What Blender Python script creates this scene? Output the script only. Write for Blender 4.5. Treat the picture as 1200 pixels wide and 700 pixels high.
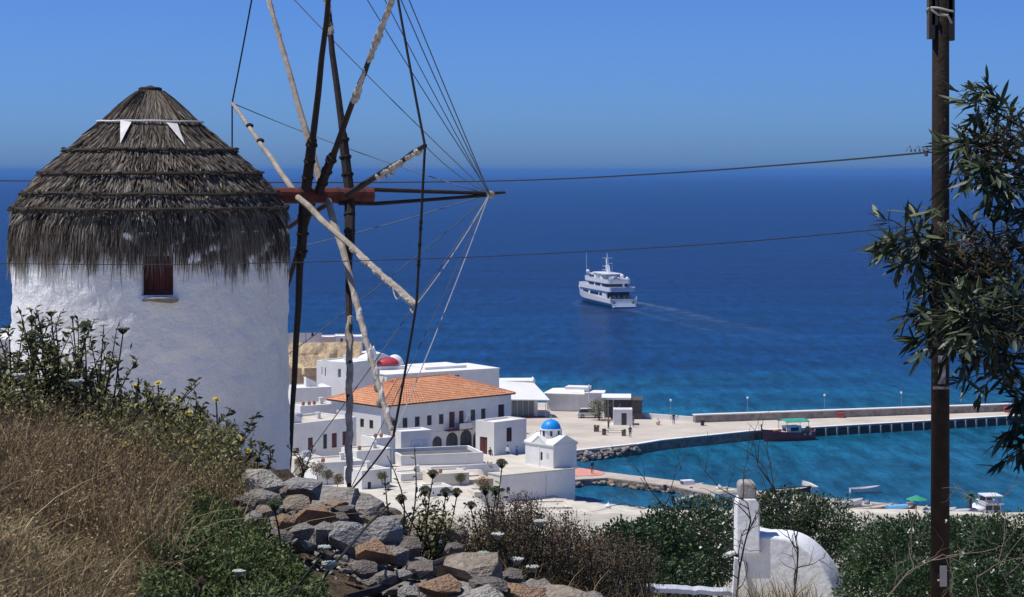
import bpy, bmesh, math, random
import numpy as np
from mathutils import Vector, Matrix, noise as mnoise

# ------------------------------------------------------------------ camera, sky, sun, exposure
scene = bpy.context.scene
for o in list(bpy.data.objects):
    bpy.data.objects.remove(o)
H = 40.0            # eye height above the sea, metres
F = 2400.0          # focal length in pixels of a 1200-pixel-wide picture
cam_data = bpy.data.cameras.new('camera')
cam_data.sensor_width = 36.0
cam_data.lens = F / 1200.0 * 36.0
cam_data.shift_y = -150.0 / 1200.0
cam_data.clip_start = 0.1
cam_data.clip_end = 120000.0
cam = bpy.data.objects.new('camera', cam_data)
scene.collection.objects.link(cam)
cam.location = (0, 0, H)
cam.rotation_euler = (math.radians(90), 0, 0)
scene.camera = cam

SUN_TO = Vector((-0.995, -0.04, 0)).normalized()
SUN_EL = math.radians(65)
world = bpy.data.worlds.new('World'); scene.world = world
world.use_nodes = True
wn = world.node_tree.nodes; wl = world.node_tree.links
wn.clear()
w_out = wn.new('ShaderNodeOutputWorld'); w_bg = wn.new('ShaderNodeBackground')
w_sky = wn.new('ShaderNodeTexSky'); w_sky.sky_type = 'NISHITA'; w_sky.sun_disc = False
w_sky.sun_elevation = SUN_EL
w_sky.sun_rotation = math.atan2(SUN_TO.x, SUN_TO.y)
w_sky.altitude = 0.0; w_sky.air_density = 0.6; w_sky.dust_density = 0.75; w_sky.ozone_density = 5.0
w_mix = wn.new('ShaderNodeMix'); w_mix.data_type = 'RGBA'; w_mix.blend_type = 'MULTIPLY'
w_mix.inputs[0].default_value = 1.0
w_mix.inputs[7].default_value = (0.26, 0.42, 0.705, 1)
wl.new(w_sky.outputs[0], w_mix.inputs[6])
wl.new(w_mix.outputs[2], w_bg.inputs['Color'])
w_bg.inputs['Strength'].default_value = 0.14
wl.new(w_bg.outputs[0], w_out.inputs[0])

sun_data = bpy.data.lights.new('sun', 'SUN')
sun_data.energy = 3.5; sun_data.angle = math.radians(0.5); sun_data.color = (1.0, 0.955, 0.88)
sun = bpy.data.objects.new('sun', sun_data); scene.collection.objects.link(sun)
sd = Vector((SUN_TO.x * math.cos(SUN_EL), SUN_TO.y * math.cos(SUN_EL), math.sin(SUN_EL)))
sun.rotation_euler = sd.to_track_quat('Z', 'Y').to_euler()
sun.location = (-60, -40, 140)
scene.view_settings.view_transform = 'Standard'
scene.view_settings.look = 'None'
scene.view_settings.exposure = 0.38
scene.view_settings.gamma = 1.0
scene.view_settings.use_curve_mapping = False
scene.render.engine = 'CYCLES'
scene.cycles.volume_bounces = 1
scene.cycles.max_bounces = 6

# ------------------------------------------------------------------ helpers
rnd = random.Random(7)
rng = np.random.default_rng(11)
COL = scene.collection

def at(px, py, D):
    """world point seen at photo pixel (px, py) at distance D"""
    return Vector(((px - 600.0) / F * D, D, H - (py - 200.0) / F * D))

def on(px, py, z):
    """world point at height z seen at photo pixel"""
    D = (H - z) * F / (py - 200.0)
    return Vector(((px - 600.0) / F * D, D, z))

def lin(r, g, b):
    def f(c):
        c /= 255.0
        return c / 12.92 if c <= 0.04045 else ((c + 0.055) / 1.055) ** 2.4
    return (f(r), f(g), f(b), 1.0)

MATS = {}
def _bsdf(name):
    m = bpy.data.materials.new(name); m.use_nodes = True
    nt = m.node_tree
    return m, nt.nodes, nt.links, nt.nodes['Principled BSDF']

def mat(name, col, rough=0.75, var=0.18, scale=3.0, bump=0.0, bscale=20.0, spec=0.3, metal=0.0, col2=None, dist=0.02):
    """plain surface with two-scale colour mottling and optional fine relief"""
    if name in MATS: return MATS[name]
    m, N, L, b = _bsdf(name)
    tc = N.new('ShaderNodeTexCoord')
    n1 = N.new('ShaderNodeTexNoise'); n1.inputs['Scale'].default_value = scale
    n1.inputs['Detail'].default_value = 6; n1.inputs['Roughness'].default_value = 0.65
    L.new(tc.outputs['Object'], n1.inputs['Vector'])
    r = N.new('ShaderNodeValToRGB')
    c2 = col2 if col2 else tuple(c * (1 - var) for c in col[:3]) + (1,)
    c1 = col if col2 else tuple(min(1, c * (1 + var * 0.4)) for c in col[:3]) + (1,)
    r.color_ramp.elements[0].position = 0.32; r.color_ramp.elements[0].color = c2
    r.color_ramp.elements[1].position = 0.68; r.color_ramp.elements[1].color = c1
    L.new(n1.outputs[0], r.inputs[0]); L.new(r.outputs[0], b.inputs['Base Color'])
    b.inputs['Roughness'].default_value = rough
    b.inputs['Specular IOR Level'].default_value = spec
    b.inputs['Metallic'].default_value = metal
    if bump:
        n2 = N.new('ShaderNodeTexNoise'); n2.inputs['Scale'].default_value = bscale
        n2.inputs['Detail'].default_value = 5
        L.new(tc.outputs['Object'], n2.inputs['Vector'])
        bp = N.new('ShaderNodeBump'); bp.inputs['Strength'].default_value = bump
        bp.inputs['Distance'].default_value = dist
        L.new(n2.outputs[0], bp.inputs['Height']); L.new(bp.outputs[0], b.inputs['Normal'])
    MATS[name] = m
    return m

def mat_tint(name, cols, rough=0.7, trans=0.0, spec=0.2):
    """colour picked per blade or leaf from the 'tint' attribute"""
    if name in MATS: return MATS[name]
    m, N, L, b = _bsdf(name)
    a = N.new('ShaderNodeAttribute'); a.attribute_name = 'tint'
    r = N.new('ShaderNodeValToRGB'); cr = r.color_ramp
    n = len(cols)
    cr.elements[0].color = cols[0]; cr.elements[0].position = 0
    cr.elements[1].color = cols[-1]; cr.elements[1].position = 1
    for i in range(1, n - 1):
        e = cr.elements.new(i / (n - 1)); e.color = cols[i]
    L.new(a.outputs['Fac'], r.inputs[0]); L.new(r.outputs[0], b.inputs['Base Color'])
    b.inputs['Roughness'].default_value = rough; b.inputs['Specular IOR Level'].default_value = spec
    if trans:
        t = N.new('ShaderNodeBsdfTranslucent'); L.new(r.outputs[0], t.inputs[0])
        mx = N.new('ShaderNodeMixShader'); mx.inputs[0].default_value = trans
        out = N['Material Output']
        L.new(b.outputs[0], mx.inputs[1]); L.new(t.outputs[0], mx.inputs[2]); L.new(mx.outputs[0], out.inputs[0])
    MATS[name] = m
    return m

def woff(p):
    v = Vector((0, 0, 0))
    while p is not None:
        v += p.location; p = p.parent
    return v

def tag(o, label=None, cat=None, group=None, kind=None):
    if label: o['label'] = label
    if cat: o['category'] = cat
    if group: o['group'] = group
    if kind: o['kind'] = kind
    return o

def thing(name, label, cat, loc=(0, 0, 0), rz=0.0, group=None):
    e = bpy.data.objects.new(name, None); COL.objects.link(e)
    e.empty_display_size = 0.3
    e.location = loc; e.rotation_euler = (0, 0, rz)
    return tag(e, label, cat, group)

def link(name, me, parent=None, world=False, m=None):
    o = bpy.data.objects.new(name, me); COL.objects.link(o)
    if m is not None: me.materials.append(m)
    if parent is not None:
        o.parent = parent
        if world: o.location = -woff(parent)
    return o

class MB:
    def __init__(s): s.v = []; s.f = []
    def add(s, vs, fs):
        n = len(s.v); s.v += [tuple(p) for p in vs]; s.f += [tuple(i + n for i in f) for f in fs]; return s
    def poly(s, pts): return s.add(pts, [tuple(range(len(pts)))])
    def box(s, x0, y0, z0, x1, y1, z1):
        return s.add([(x0,y0,z0),(x1,y0,z0),(x1,y1,z0),(x0,y1,z0),(x0,y0,z1),(x1,y0,z1),(x1,y1,z1),(x0,y1,z1)],
                     [(3,2,1,0),(4,5,6,7),(0,1,5,4),(1,2,6,5),(2,3,7,6),(3,0,4,7)])
    def prism(s, pts, d):
        """polygon pts (3D, in order) swept by vector d"""
        n = len(pts); d = Vector(d); p = [Vector(q) for q in pts]
        fs = [tuple(range(n - 1, -1, -1)), tuple(range(n, 2 * n))]
        fs += [(i, (i + 1) % n, n + (i + 1) % n, n + i) for i in range(n)]
        return s.add(p + [q + d for q in p], fs)
    def tube(s, path, rad, n=7, cap=True, jit=0.0):
        P = [Vector(p) for p in path]; k = len(P)
        if not hasattr(rad, '__len__'): rad = [rad] * k
        vs = []; fs = []
        up = None
        for i in range(k):
            t = (P[min(i + 1, k - 1)] - P[max(i - 1, 0)])
            t = t.normalized() if t.length > 1e-9 else Vector((0, 0, 1))
            if up is None:
                up = Vector((0, 0, 1)) if abs(t.z) < 0.9 else Vector((1, 0, 0))
            a = t.cross(up).normalized(); b = a.cross(t).normalized(); up = b
            for j in range(n):
                w = 2 * math.pi * j / n
                r = rad[i] * (1 + (rnd.uniform(-jit, jit) if jit else 0))
                vs.append(P[i] + a * (r * math.cos(w)) + b * (r * math.sin(w)))
        for i in range(k - 1):
            for j in range(n):
                fs.append((i*n + j, i*n + (j+1) % n, (i+1)*n + (j+1) % n, (i+1)*n + j))
        if cap:
            fs.append(tuple(range(n - 1, -1, -1))); fs.append(tuple((k-1)*n + j for j in range(n)))
        return s.add(vs, fs)
    def lathe(s, prof, n=24, c=(0, 0, 0), a0=0.0, a1=2*math.pi, sx=1.0, sy=1.0):
        full = abs(a1 - a0 - 2*math.pi) < 1e-6
        m = n if full else n + 1; k = len(prof); vs = []; fs = []
        for r, z in prof:
            for j in range(m):
                w = a0 + (a1 - a0) * j / n
                vs.append((c[0] + r*sx*math.cos(w), c[1] + r*sy*math.sin(w), c[2] + z))
        for i in range(k - 1):
            for j in range(n):
                j2 = (j + 1) % m
                fs.append((i*m + j, i*m + j2, (i+1)*m + j2, (i+1)*m + j))
        return s.add(vs, fs)
    def ball(s, c, r, n=10, k=6):
        rx, ry, rz = r if hasattr(r, '__len__') else (r, r, r)
        vs = []; fs = []
        for i in range(k + 1):
            p = math.pi * i / k
            for j in range(n):
                w = 2*math.pi*j/n
                vs.append((c[0] + rx*max(math.sin(p), 1e-3)*math.cos(w), c[1] + ry*max(math.sin(p), 1e-3)*math.sin(w), c[2] - rz*math.cos(p)))
        for i in range(k):
            for j in range(n):
                fs.append((i*n + j, i*n + (j+1) % n, (i+1)*n + (j+1) % n, (i+1)*n + j))
        return s.add(vs, fs)
    def mesh(s, name, smooth=False):
        me = bpy.data.meshes.new(name); me.from_pydata(s.v, [], s.f); me.validate()
        if smooth: me.polygons.foreach_set('use_smooth', [True] * len(me.polygons))
        me.update(); return me
    def build(s, name, m, parent=None, world=False, smooth=False):
        return link(name, s.mesh(name, smooth), parent, world, m)

def np_mesh(name, V, quads, tint=None, smooth=False):
    """V (N,3), quads (M,4 or 3) index array; tint per vertex"""
    me = bpy.data.meshes.new(name)
    k = quads.shape[1]
    me.vertices.add(len(V)); me.vertices.foreach_set('co', np.ascontiguousarray(V, dtype=np.float32).ravel())
    me.loops.add(quads.size); me.loops.foreach_set('vertex_index', np.ascontiguousarray(quads, dtype=np.int32).ravel())
    me.polygons.add(len(quads))
    me.polygons.foreach_set('loop_start', np.arange(0, quads.size, k, dtype=np.int32))
    me.polygons.foreach_set('loop_total', np.full(len(quads), k, dtype=np.int32))
    if smooth: me.polygons.foreach_set('use_smooth', np.ones(len(quads), dtype=bool))
    if tint is not None:
        a = me.attributes.new('tint', 'FLOAT', 'POINT'); a.data.foreach_set('value', np.ascontiguousarray(tint, dtype=np.float32))
    me.update(calc_edges=True); me.validate()
    return me

def unit(a):
    return a / np.maximum(np.linalg.norm(a, axis=-1, keepdims=True), 1e-9)

def ribbons(paths, width, side, tint):
    """paths (N,K,3), width (N,K), side (N,3), tint (N,) -> V, quads, tint arrays"""
    N, K, _ = paths.shape
    a = paths + side[:, None, :] * width[:, :, None] * 0.5
    b = paths - side[:, None, :] * width[:, :, None] * 0.5
    V = np.stack([a, b], 2).reshape(-1, 3)
    base = (np.arange(N) * K * 2)[:, None] + (np.arange(K - 1) * 2)[None, :]
    q = np.stack([base, base + 1, base + 3, base + 2], -1).reshape(-1, 4)
    return V, q, np.repeat(tint, K * 2)

def leaves(pos, axis, nrm, length, width, tint, fold=0.25, curl=0.0):
    """simple folded leaves, two faces of 3 each; returns V, tris, tint"""
    axis = unit(axis); side = unit(np.cross(axis, nrm)); up = np.cross(side, axis)
    L = length[:, None]; W = width[:, None]
    p0 = pos; p3 = pos + axis * L - up * L * curl
    mid = pos + axis * L * 0.45
    p1 = mid + side * W * 0.5 + up * W * fold
    p2 = mid - side * W * 0.5 + up * W * fold
    V = np.stack([p0, p1, p3, p2], 1).reshape(-1, 3)
    b = np.arange(len(pos)) * 4
    q = np.concatenate([np.stack([b, b+1, b+2], -1), np.stack([b, b+2, b+3], -1)])
    return V, q, np.repeat(tint, 4)

def rand_unit(n):
    return unit(rng.normal(size=(n, 3)))

def joinA(parts):
    Vs, Qs, Ts = [], [], []; n = 0
    for V, q, t in parts:
        Vs.append(V); Qs.append(q + n); Ts.append(t); n += len(V)
    return np.concatenate(Vs), np.concatenate(Qs), np.concatenate(Ts)

def sub_rod(n_pts, a, b, sag=0.0, wob=0.0):
    a = Vector(a); b = Vector(b); out = []
    for i in range(n_pts):
        t = i / (n_pts - 1)
        p = a.lerp(b, t); p.z -= sag * 4 * t * (1 - t)
        if wob and 0 < i < n_pts - 1:
            p += Vector((rnd.uniform(-wob, wob), rnd.uniform(-wob, wob), rnd.uniform(-wob, wob)))
        out.append(p)
    return out
# ------------------------------------------------------------------ terrain
NEARX = [-8, -2.5, -1.875, -1.25, -0.625, 0.0, 0.42, 1.25, 2.5, 8]
NEARZ = [39.3, 38.68, 38.56, 38.33, 38.12, 37.96, 37.85, 37.67, 37.5, 37.0]
SHX = [-60, 5, 7.7, 15.9, 18.5, 29, 60, 140]
SHY = [246, 246, 243, 238, 232, 222, 207, 200]
def sstep(a, b, t):
    t = min(1, max(0, (t - a) / (b - a))); return t * t * (3 - 2 * t)
def ground(x, y, rough=True):
    zn = float(np.interp(x if y < 14 else x * 14 / y, NEARX, NEARZ))
    if y < 10: z = zn + (10 - max(y, -20)) * 0.06
    else:
        s = float(np.interp(x * 14 / max(y, 14), [-1.55, -1.0], [0.150, 0.205]))
        z44 = zn - s * 34
        if y < 44: z = zn - s * (y - 10)
        elif y < 110: z = z44 + (15 - z44) * sstep(44, 112, y) ** 0.85
        else: z = 15 + (4.6 - 15) * sstep(105, 224, y)
    if y > 205:
        left = 4.8 - 1.4 * sstep(240, 262, y) - 2.3 * sstep(272, 284, y)
        fort = 7.5 * sstep(-20, -34, x) * sstep(268, 296, y)
        left += fort
        ys = float(np.interp(x, SHX, SHY))
        right = 1.1 - 3.5 * sstep(ys - 1.5, ys + 1.0, y) + 3.6 * (1 - sstep(210, 230, y))
        back = sstep(243, 249, y)
        k = sstep(-3.8, -1.6, x) * (1 - back) + sstep(4.2, 6.5, x) * back
        t = left * (1 - k) + right * k
        t -= 4 * sstep(344, 352, y)
        z = z + (t - z) * sstep(205, 226, y)
    if rough:
        amp = 0.05 if y < 14 else (0.25 if y < 215 else 0.0)
        z += amp * mnoise.noise(Vector((x * 0.9, y * 0.9, 1.3))) + amp * 0.4 * mnoise.noise(Vector((x * 4, y * 4, 7)))
    return z

def hit(px, py, up=0.0, d0=4.0, d1=17.0):
    """first point where the sight line meets the near ground (raised by up)"""
    D = d0
    while D < d1:
        p = at(px, py, D)
        if p.z <= ground(p.x, p.y, False) + up: return p
        D += 0.05
    return at(px, py, 13.5)

def build_ground():
    ys = list(np.arange(-12, 4, 1.0)) + list(np.arange(4, 20, 0.25)) + list(np.arange(20, 60, 1.0)) + \
         list(np.arange(60, 205, 4.0)) + list(np.arange(205, 262, 1.0)) + list(np.arange(262, 360, 3.0))
    us = np.concatenate([np.linspace(-1, -0.3, 14, endpoint=False), np.linspace(-0.3, 0.3, 110, endpoint=False), np.linspace(0.3, 1, 15)])
    V = []; n = len(us)
    for y in ys:
        half = 30 + 0.42 * max(y, 0)
        half = half if y > 30 else 12 + max(y, 0) * 1.02
        for u in us:
            x = u * half; V.append((x, y, ground(x, y)))
    Fc = [(i*n + j, i*n + j + 1, (i+1)*n + j + 1, (i+1)*n + j) for i in range(len(ys) - 1) for j in range(n - 1)]
    me = bpy.data.meshes.new('ground'); me.from_pydata(V, [], Fc); me.update()
    me.polygons.foreach_set('use_smooth', [True] * len(me.polygons))
    # soil on the hill, pale paving and sand in the town: two slots chosen by place
    soil = mat('soil', (0.10, 0.075, 0.05, 1), 0.95, 0.5, 4.0, 0.8, 25, 0.05, dist=0.05)
    pav = mat('town_paving', (0.62, 0.57, 0.48, 1), 0.9, 0.25, 0.5, 0.2, 4, 0.1)
    dry = mat('dry_hillside_bounce', (0.52, 0.485, 0.40, 1), 0.95, 0.3, 0.8, 0.8, 6, 0.05, col2=(0.38, 0.345, 0.275, 1), dist=0.1)  # dry hill ground, made paler to bounce light onto the shaded mill wall
    me.materials.append(soil); me.materials.append(pav); me.materials.append(dry)
    for p in me.polygons:
        if p.center.y > 208: p.material_index = 1
        elif p.center.y > 15.5 or p.center.y < 1: p.material_index = 2
    o = link('ground', me); o['kind'] = 'structure'
build_ground()

# ------------------------------------------------------------------ sea
def sea_material():
    m, N, L, b = _bsdf('sea_water')
    geo = N.new('ShaderNodeNewGeometry')
    sep = N.new('ShaderNodeSeparateXYZ'); L.new(geo.outputs['Position'], sep.inputs[0])
    # shallow water over sand near the shore is teal, deep water is dark blue
    nz = N.new('ShaderNodeTexNoise'); nz.inputs['Scale'].default_value = 0.022; nz.inputs['Detail'].default_value = 4
    mp0 = N.new('ShaderNodeMapping'); mp0.inputs['Scale'].default_value = (0.5, 1.0, 1.0)
    L.new(geo.outputs['Position'], mp0.inputs[0]); L.new(mp0.outputs[0], nz.inputs['Vector'])
    off = N.new('ShaderNodeMath'); off.operation = 'MULTIPLY_ADD'; off.inputs[1].default_value = 150; 
    L.new(nz.outputs[0], off.inputs[0]); L.new(sep.outputs['Y'], off.inputs[2])
    mr = N.new('ShaderNodeMapRange'); mr.inputs['From Min'].default_value = 330; mr.inputs['From Max'].default_value = 800
    L.new(off.outputs[0], mr.inputs['Value'])
    cr = N.new('ShaderNodeValToRGB'); e = cr.color_ramp
    e.elements[0].position = 0.0; e.elements[0].color = (0.011, 0.085, 0.160, 1)
    e.elements[1].position = 1.0; e.elements[1].color = (0.0015, 0.016, 0.076, 1)
    x = e.elements.new(0.20); x.color = (0.006, 0.094, 0.165, 1)
    x = e.elements.new(0.34); x.color = (0.002, 0.034, 0.112, 1)
    L.new(mr.outputs[0], cr.inputs[0])
    # wind streaks
    st = N.new('ShaderNodeTexNoise'); st.inputs['Scale'].default_value = 1.0; st.inputs['Detail'].default_value = 5; st.inputs['Roughness'].default_value = 0.62
    mp = N.new('ShaderNodeMapping'); mp.inputs['Scale'].default_value = (0.012, 0.055, 1)
    mp.inputs['Rotation'].default_value = (0, 0, 0.08)
    L.new(geo.outputs['Position'], mp.inputs[0]); L.new(mp.outputs[0], st.inputs['Vector'])
    mrs = N.new('ShaderNodeMapRange'); mrs.inputs['From Min'].default_value = 0.35; mrs.inputs['From Max'].default_value = 0.68
    mrs.inputs['To Min'].default_value = 0.74; mrs.inputs['To Max'].default_value = 1.30
    L.new(st.outputs[0], mrs.inputs['Value'])
    fw = N.new('ShaderNodeTexNoise'); fw.inputs['Scale'].default_value = 0.40; fw.inputs['Detail'].default_value = 6; fw.inputs['Roughness'].default_value = 0.75
    mpw = N.new('ShaderNodeMapping'); mpw.inputs['Scale'].default_value = (0.9, 0.17, 1)
    L.new(geo.outputs['Position'], mpw.inputs[0]); L.new(mpw.outputs[0], fw.inputs['Vector'])
    mrw = N.new('ShaderNodeMapRange'); mrw.inputs['From Min'].default_value = 0.34; mrw.inputs['From Max'].default_value = 0.66
    mrw.inputs['To Min'].default_value = 0.5; mrw.inputs['To Max'].default_value = 1.65
    L.new(fw.outputs[0], mrw.inputs['Value'])
    mm = N.new('ShaderNodeMath'); mm.operation = 'MULTIPLY'; L.new(mrs.outputs[0], mm.inputs[0]); L.new(mrw.outputs[0], mm.inputs[1])
    mul = N.new('ShaderNodeMix'); mul.data_type = 'RGBA'; mul.blend_type = 'MULTIPLY'; mul.inputs[0].default_value = 1
    L.new(cr.outputs[0], mul.inputs[6]); L.new(mm.outputs[0], mul.inputs[7])
    L.new(mul.outputs[2], b.inputs['Base Color'])
    b.inputs['Roughness'].default_value = 0.22; b.inputs['IOR'].default_value = 1.10
    b.inputs['Specular IOR Level'].default_value = 0.18
    w1 = N.new('ShaderNodeTexNoise'); w1.inputs['Scale'].default_value = 0.55; w1.inputs['Detail'].default_value = 6; w1.inputs['Roughness'].default_value = 0.6
    L.new(mp0.outputs[0], w1.inputs['Vector'])
    bp = N.new('ShaderNodeBump'); bp.inputs['Strength'].default_value = 1.0; bp.inputs['Distance'].default_value = 0.9
    L.new(w1.outputs[0], bp.inputs['Height']); L.new(bp.outputs[0], b.inputs['Normal'])
    return m
S = 45000
mb = MB(); mb.poly([(-S, 190, 0), (S, 190, 0), (S, S, 0), (-S, S, 0)])
sea = mb.build('sea', sea_material()); sea['kind'] = 'structure'

# air that fades the far sea
def build_haze():
    mb = MB(); mb.box(-S - 500, -60, -4.2, S + 500, S + 500, 52)
    m = bpy.data.materials.new('haze_air'); m.use_nodes = True
    N = m.node_tree.nodes; L = m.node_tree.links; N.clear()
    out = N.new('ShaderNodeOutputMaterial'); v = N.new('ShaderNodeVolumePrincipled')
    v.inputs['Color'].default_value = (0.14, 0.36, 0.74, 1)
    v.inputs['Density'].default_value = 1.0e-4
    v.inputs['Anisotropy'].default_value = 0.0
    L.new(v.outputs[0], out.inputs['Volume'])
    o = mb.build('haze', m); o['kind'] = 'stuff'
build_haze()

# ------------------------------------------------------------------ plaza, piers, jetty
white = mat('white_plaster', (0.82, 0.81, 0.79, 1), 0.85, 0.09, 0.45, 0.4, 4, 0.15, col2=(0.70, 0.68, 0.64, 1), dist=0.05)
cream = mat('cream_plaster', (0.70, 0.64, 0.53, 1), 0.9, 0.15, 0.6, 0.25, 6, 0.1)
paving = mat('quay_paving', (0.60, 0.54, 0.455, 1), 0.9, 0.16, 0.16, 0.2, 3, 0.1, col2=(0.44, 0.385, 0.32, 1))
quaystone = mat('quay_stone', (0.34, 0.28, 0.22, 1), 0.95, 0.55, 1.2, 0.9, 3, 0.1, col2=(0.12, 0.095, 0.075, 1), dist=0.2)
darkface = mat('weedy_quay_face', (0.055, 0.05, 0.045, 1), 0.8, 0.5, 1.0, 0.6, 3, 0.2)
rubble = mat('pier_rubble_wall', (0.42, 0.36, 0.29, 1), 0.95, 0.5, 0.9, 0.9, 2.5, 0.1, col2=(0.20, 0.16, 0.13, 1), dist=0.2)
whitewash = mat('whitewashed_edge', (0.76, 0.74, 0.70, 1), 0.9, 0.12, 0.5)

PZ = 1.3
pl = [on(520, 548, PZ), on(606, 540, PZ), on(676, 529, PZ), on(746, 521.5, PZ), on(776, 516.5, PZ), on(884, 505.5, PZ),
      on(1240, 485, PZ), on(1240, 478.6, PZ), on(815, 493.5, PZ), on(745, 488.5, PZ), on(640, 472, PZ), on(300, 470, PZ), on(300, 520, PZ)]
mb = MB(); mb.prism([(p.x, p.y, -2.0) for p in pl], (0, 0, PZ + 2.0))
plaza = mb.build('quay_plaza', paving); plaza['kind'] = 'structure'

def wall_strip(name, a, b, th, z0, z1, m, parent=None):
    a = Vector(a); b = Vector(b); d = (b - a); d.z = 0
    n = Vector((-d.y, d.x, 0)).normalized() * th
    mb = MB(); mb.prism([(a.x, a.y, z0), (b.x, b.y, z0), (b.x + n.x, b.y + n.y, z0), (a.x + n.x, a.y + n.y, z0)], (0, 0, z1 - z0))
    return mb.build(name, m, parent)
# whitewashed kerb of the quay along the basin, stone face below
edge = [on(676, 529, PZ), on(746, 521.5, PZ), on(776, 516.5, PZ), on(884, 505.5, PZ), on(1240, 485, PZ)]
for i in range(4):
    a, b = edge[i], edge[i + 1]
    wall_strip('kerb', a, b, 0.9, PZ - 0.15, PZ + (0.10 if i > 0 else 0.14), whitewash, plaza)
    d = (b - a); n = Vector((d.y, -d.x, 0)).normalized() * 0.06
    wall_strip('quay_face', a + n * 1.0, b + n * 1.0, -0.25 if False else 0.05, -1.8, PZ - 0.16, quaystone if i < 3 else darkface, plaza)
# timber fenders on the pier face
a, b = edge[3], edge[4]
dv = (b - a).normalized(); nn = Vector((dv.y, -dv.x, 0))
fm = mb_f = None
mbf = MB(); mbf.box(-0.11, -0.12, -1.6, 0.11, 0.12, 1.0); fender_me = mbf.mesh('fender'); fender_me.materials.append(mat('pale_concrete', (0.40, 0.37, 0.33, 1), 0.9, 0.2, 2))
L_p = (b - a).length; k = 0
s = 8.4
while s < L_p - 1:
    p = a + dv * s + nn * 0.17
    o = bpy.data.objects.new('fender', fender_me); COL.objects.link(o); o.parent = plaza
    o.location = (p.x, p.y, 0.12); o.rotation_euler = (0, 0, math.atan2(dv.y, dv.x)); s += 1.95
# breakwater wall along the outer edge of the pier
pw = thing('breakwater_wall', 'long low rubble breakwater wall with white coping on the outer edge of the pier', 'wall', tuple(on(815, 495, PZ)))
a = on(815, 495.5, PZ); b = on(1240, 480.3, PZ)
dv2 = (b - a).normalized(); nw = Vector((-dv2.y, dv2.x, 0))
mb = MB(); mb.prism([(q.x, q.y, PZ + 0.003) for q in (a, b, b + nw * 1.1, a + nw * 1.1)], (0, 0, 1.05)); mb.build('wall', rubble, pw, True)
mb = MB(); q4 = [a - nw * 0.06 - dv2 * 0.06, b - nw * 0.06, b + nw * 1.16, a + nw * 1.16 - dv2 * 0.06]
mb.prism([(q.x, q.y, PZ + 1.055) for q in q4], (0, 0, 0.16)); mb.build('coping', whitewash, pw, True)
# low white parapet on the open-sea side of the plaza
a = on(745, 489.4, PZ); b = on(813, 494.4, PZ)
lp = wall_strip('parapet_wall', a, b, 0.4, PZ + 0.003, PZ + 0.75, whitewash)
tag(lp, 'low white parapet wall on the sea side of the plaza, left of the breakwater', 'wall')

# angular stone meshes shared by every stone in the picture
def stone_mesh(seed, flat=0.6, n=20, power=4.5):
    r = random.Random(seed); bm = bmesh.new()
    for i in range(n):
        v = Vector((r.gauss(0, 1), r.gauss(0, 1), r.gauss(0, 1)))
        q = (abs(v.x) ** power + abs(v.y) ** power + abs(v.z) ** power) ** (1 / power)
        v = v / q * r.uniform(0.86, 1.0)
        v.z *= 1.0
        bm.verts.new(v * 0.5)
    res = bmesh.ops.convex_hull(bm, input=bm.verts)
    bmesh.ops.delete(bm, geom=[e for e in res['geom_interior'] if isinstance(e, bmesh.types.BMVert)], context='VERTS')
    bmesh.ops.recalc_face_normals(bm, faces=bm.faces)
    me = bpy.data.meshes.new('stone'); bm.to_mesh(me); bm.free(); return me
def stone_mat(name, c1, c2, sc=5.0):
    m = mat(name, c1, 0.92, 0.3, sc, 0.7, 11, 0.1, col2=c2, dist=0.06)
    return m
ROCKM = [stone_mat('rock_grey', (0.36, 0.33, 0.295, 1), (0.18, 0.16, 0.14, 1)),
         stone_mat('rock_blue_grey', (0.36, 0.345, 0.33, 1), (0.20, 0.19, 0.18, 1)),
         stone_mat('rock_rust', (0.38, 0.23, 0.13, 1), (0.22, 0.165, 0.125, 1)),
         stone_mat('rock_tan', (0.38, 0.32, 0.25, 1), (0.20, 0.165, 0.13, 1)),
         stone_mat('rock_pale', (0.46, 0.43, 0.38, 1), (0.27, 0.25, 0.22, 1)),
         stone_mat('rock_dark', (0.25, 0.22, 0.19, 1), (0.12, 0.105, 0.09, 1))]
def stone_set(cnt, mi, seed0, **kw):
    out = []
    for i in range(cnt):
        me = stone_mesh(seed0 + i, **kw); me.materials.append(ROCKM[mi]); out.append(me)
    return out
SM = {mi: stone_set(5, mi, 100 + 10 * mi, n=22) for mi in range(6)}
def put_stone(p, size, mi, parent, rot=None, world=True, name='stone'):
    o = bpy.data.objects.new(name, rnd.choice(SM[mi])); COL.objects.link(o)
    o.parent = parent
    o.location = Vector(p) - (woff(parent) if parent is not None else Vector())
    o.scale = size
    o.rotation_euler = rot if rot else (rnd.uniform(-.3, .3), rnd.uniform(-.3, .3), rnd.uniform(0, 6.28))
    return o
# boulders at the foot of the quay
for i in range(64):
    t = rnd.random(); px = 677 + t * 70
    base = on(px, 529 - (px - 676) * 0.107, PZ)
    k = rnd.choice([0.25, 0.7, 1.15, 1.6]) * (1.0 - 0.55 * t)
    p = base + Vector((0.15 * k, -k - 0.2, 0)); p.z = max(0.05, 1.05 - 0.65 * k) + rnd.uniform(-.1, .15)
    sz = rnd.uniform(0.55, 1.05) * (1.05 - 0.3 * t)
    put_stone(p, (sz * 1.2, sz, sz * 0.8), rnd.choice([3, 4, 0, 3, 5]), plaza, name='boulder')

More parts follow.
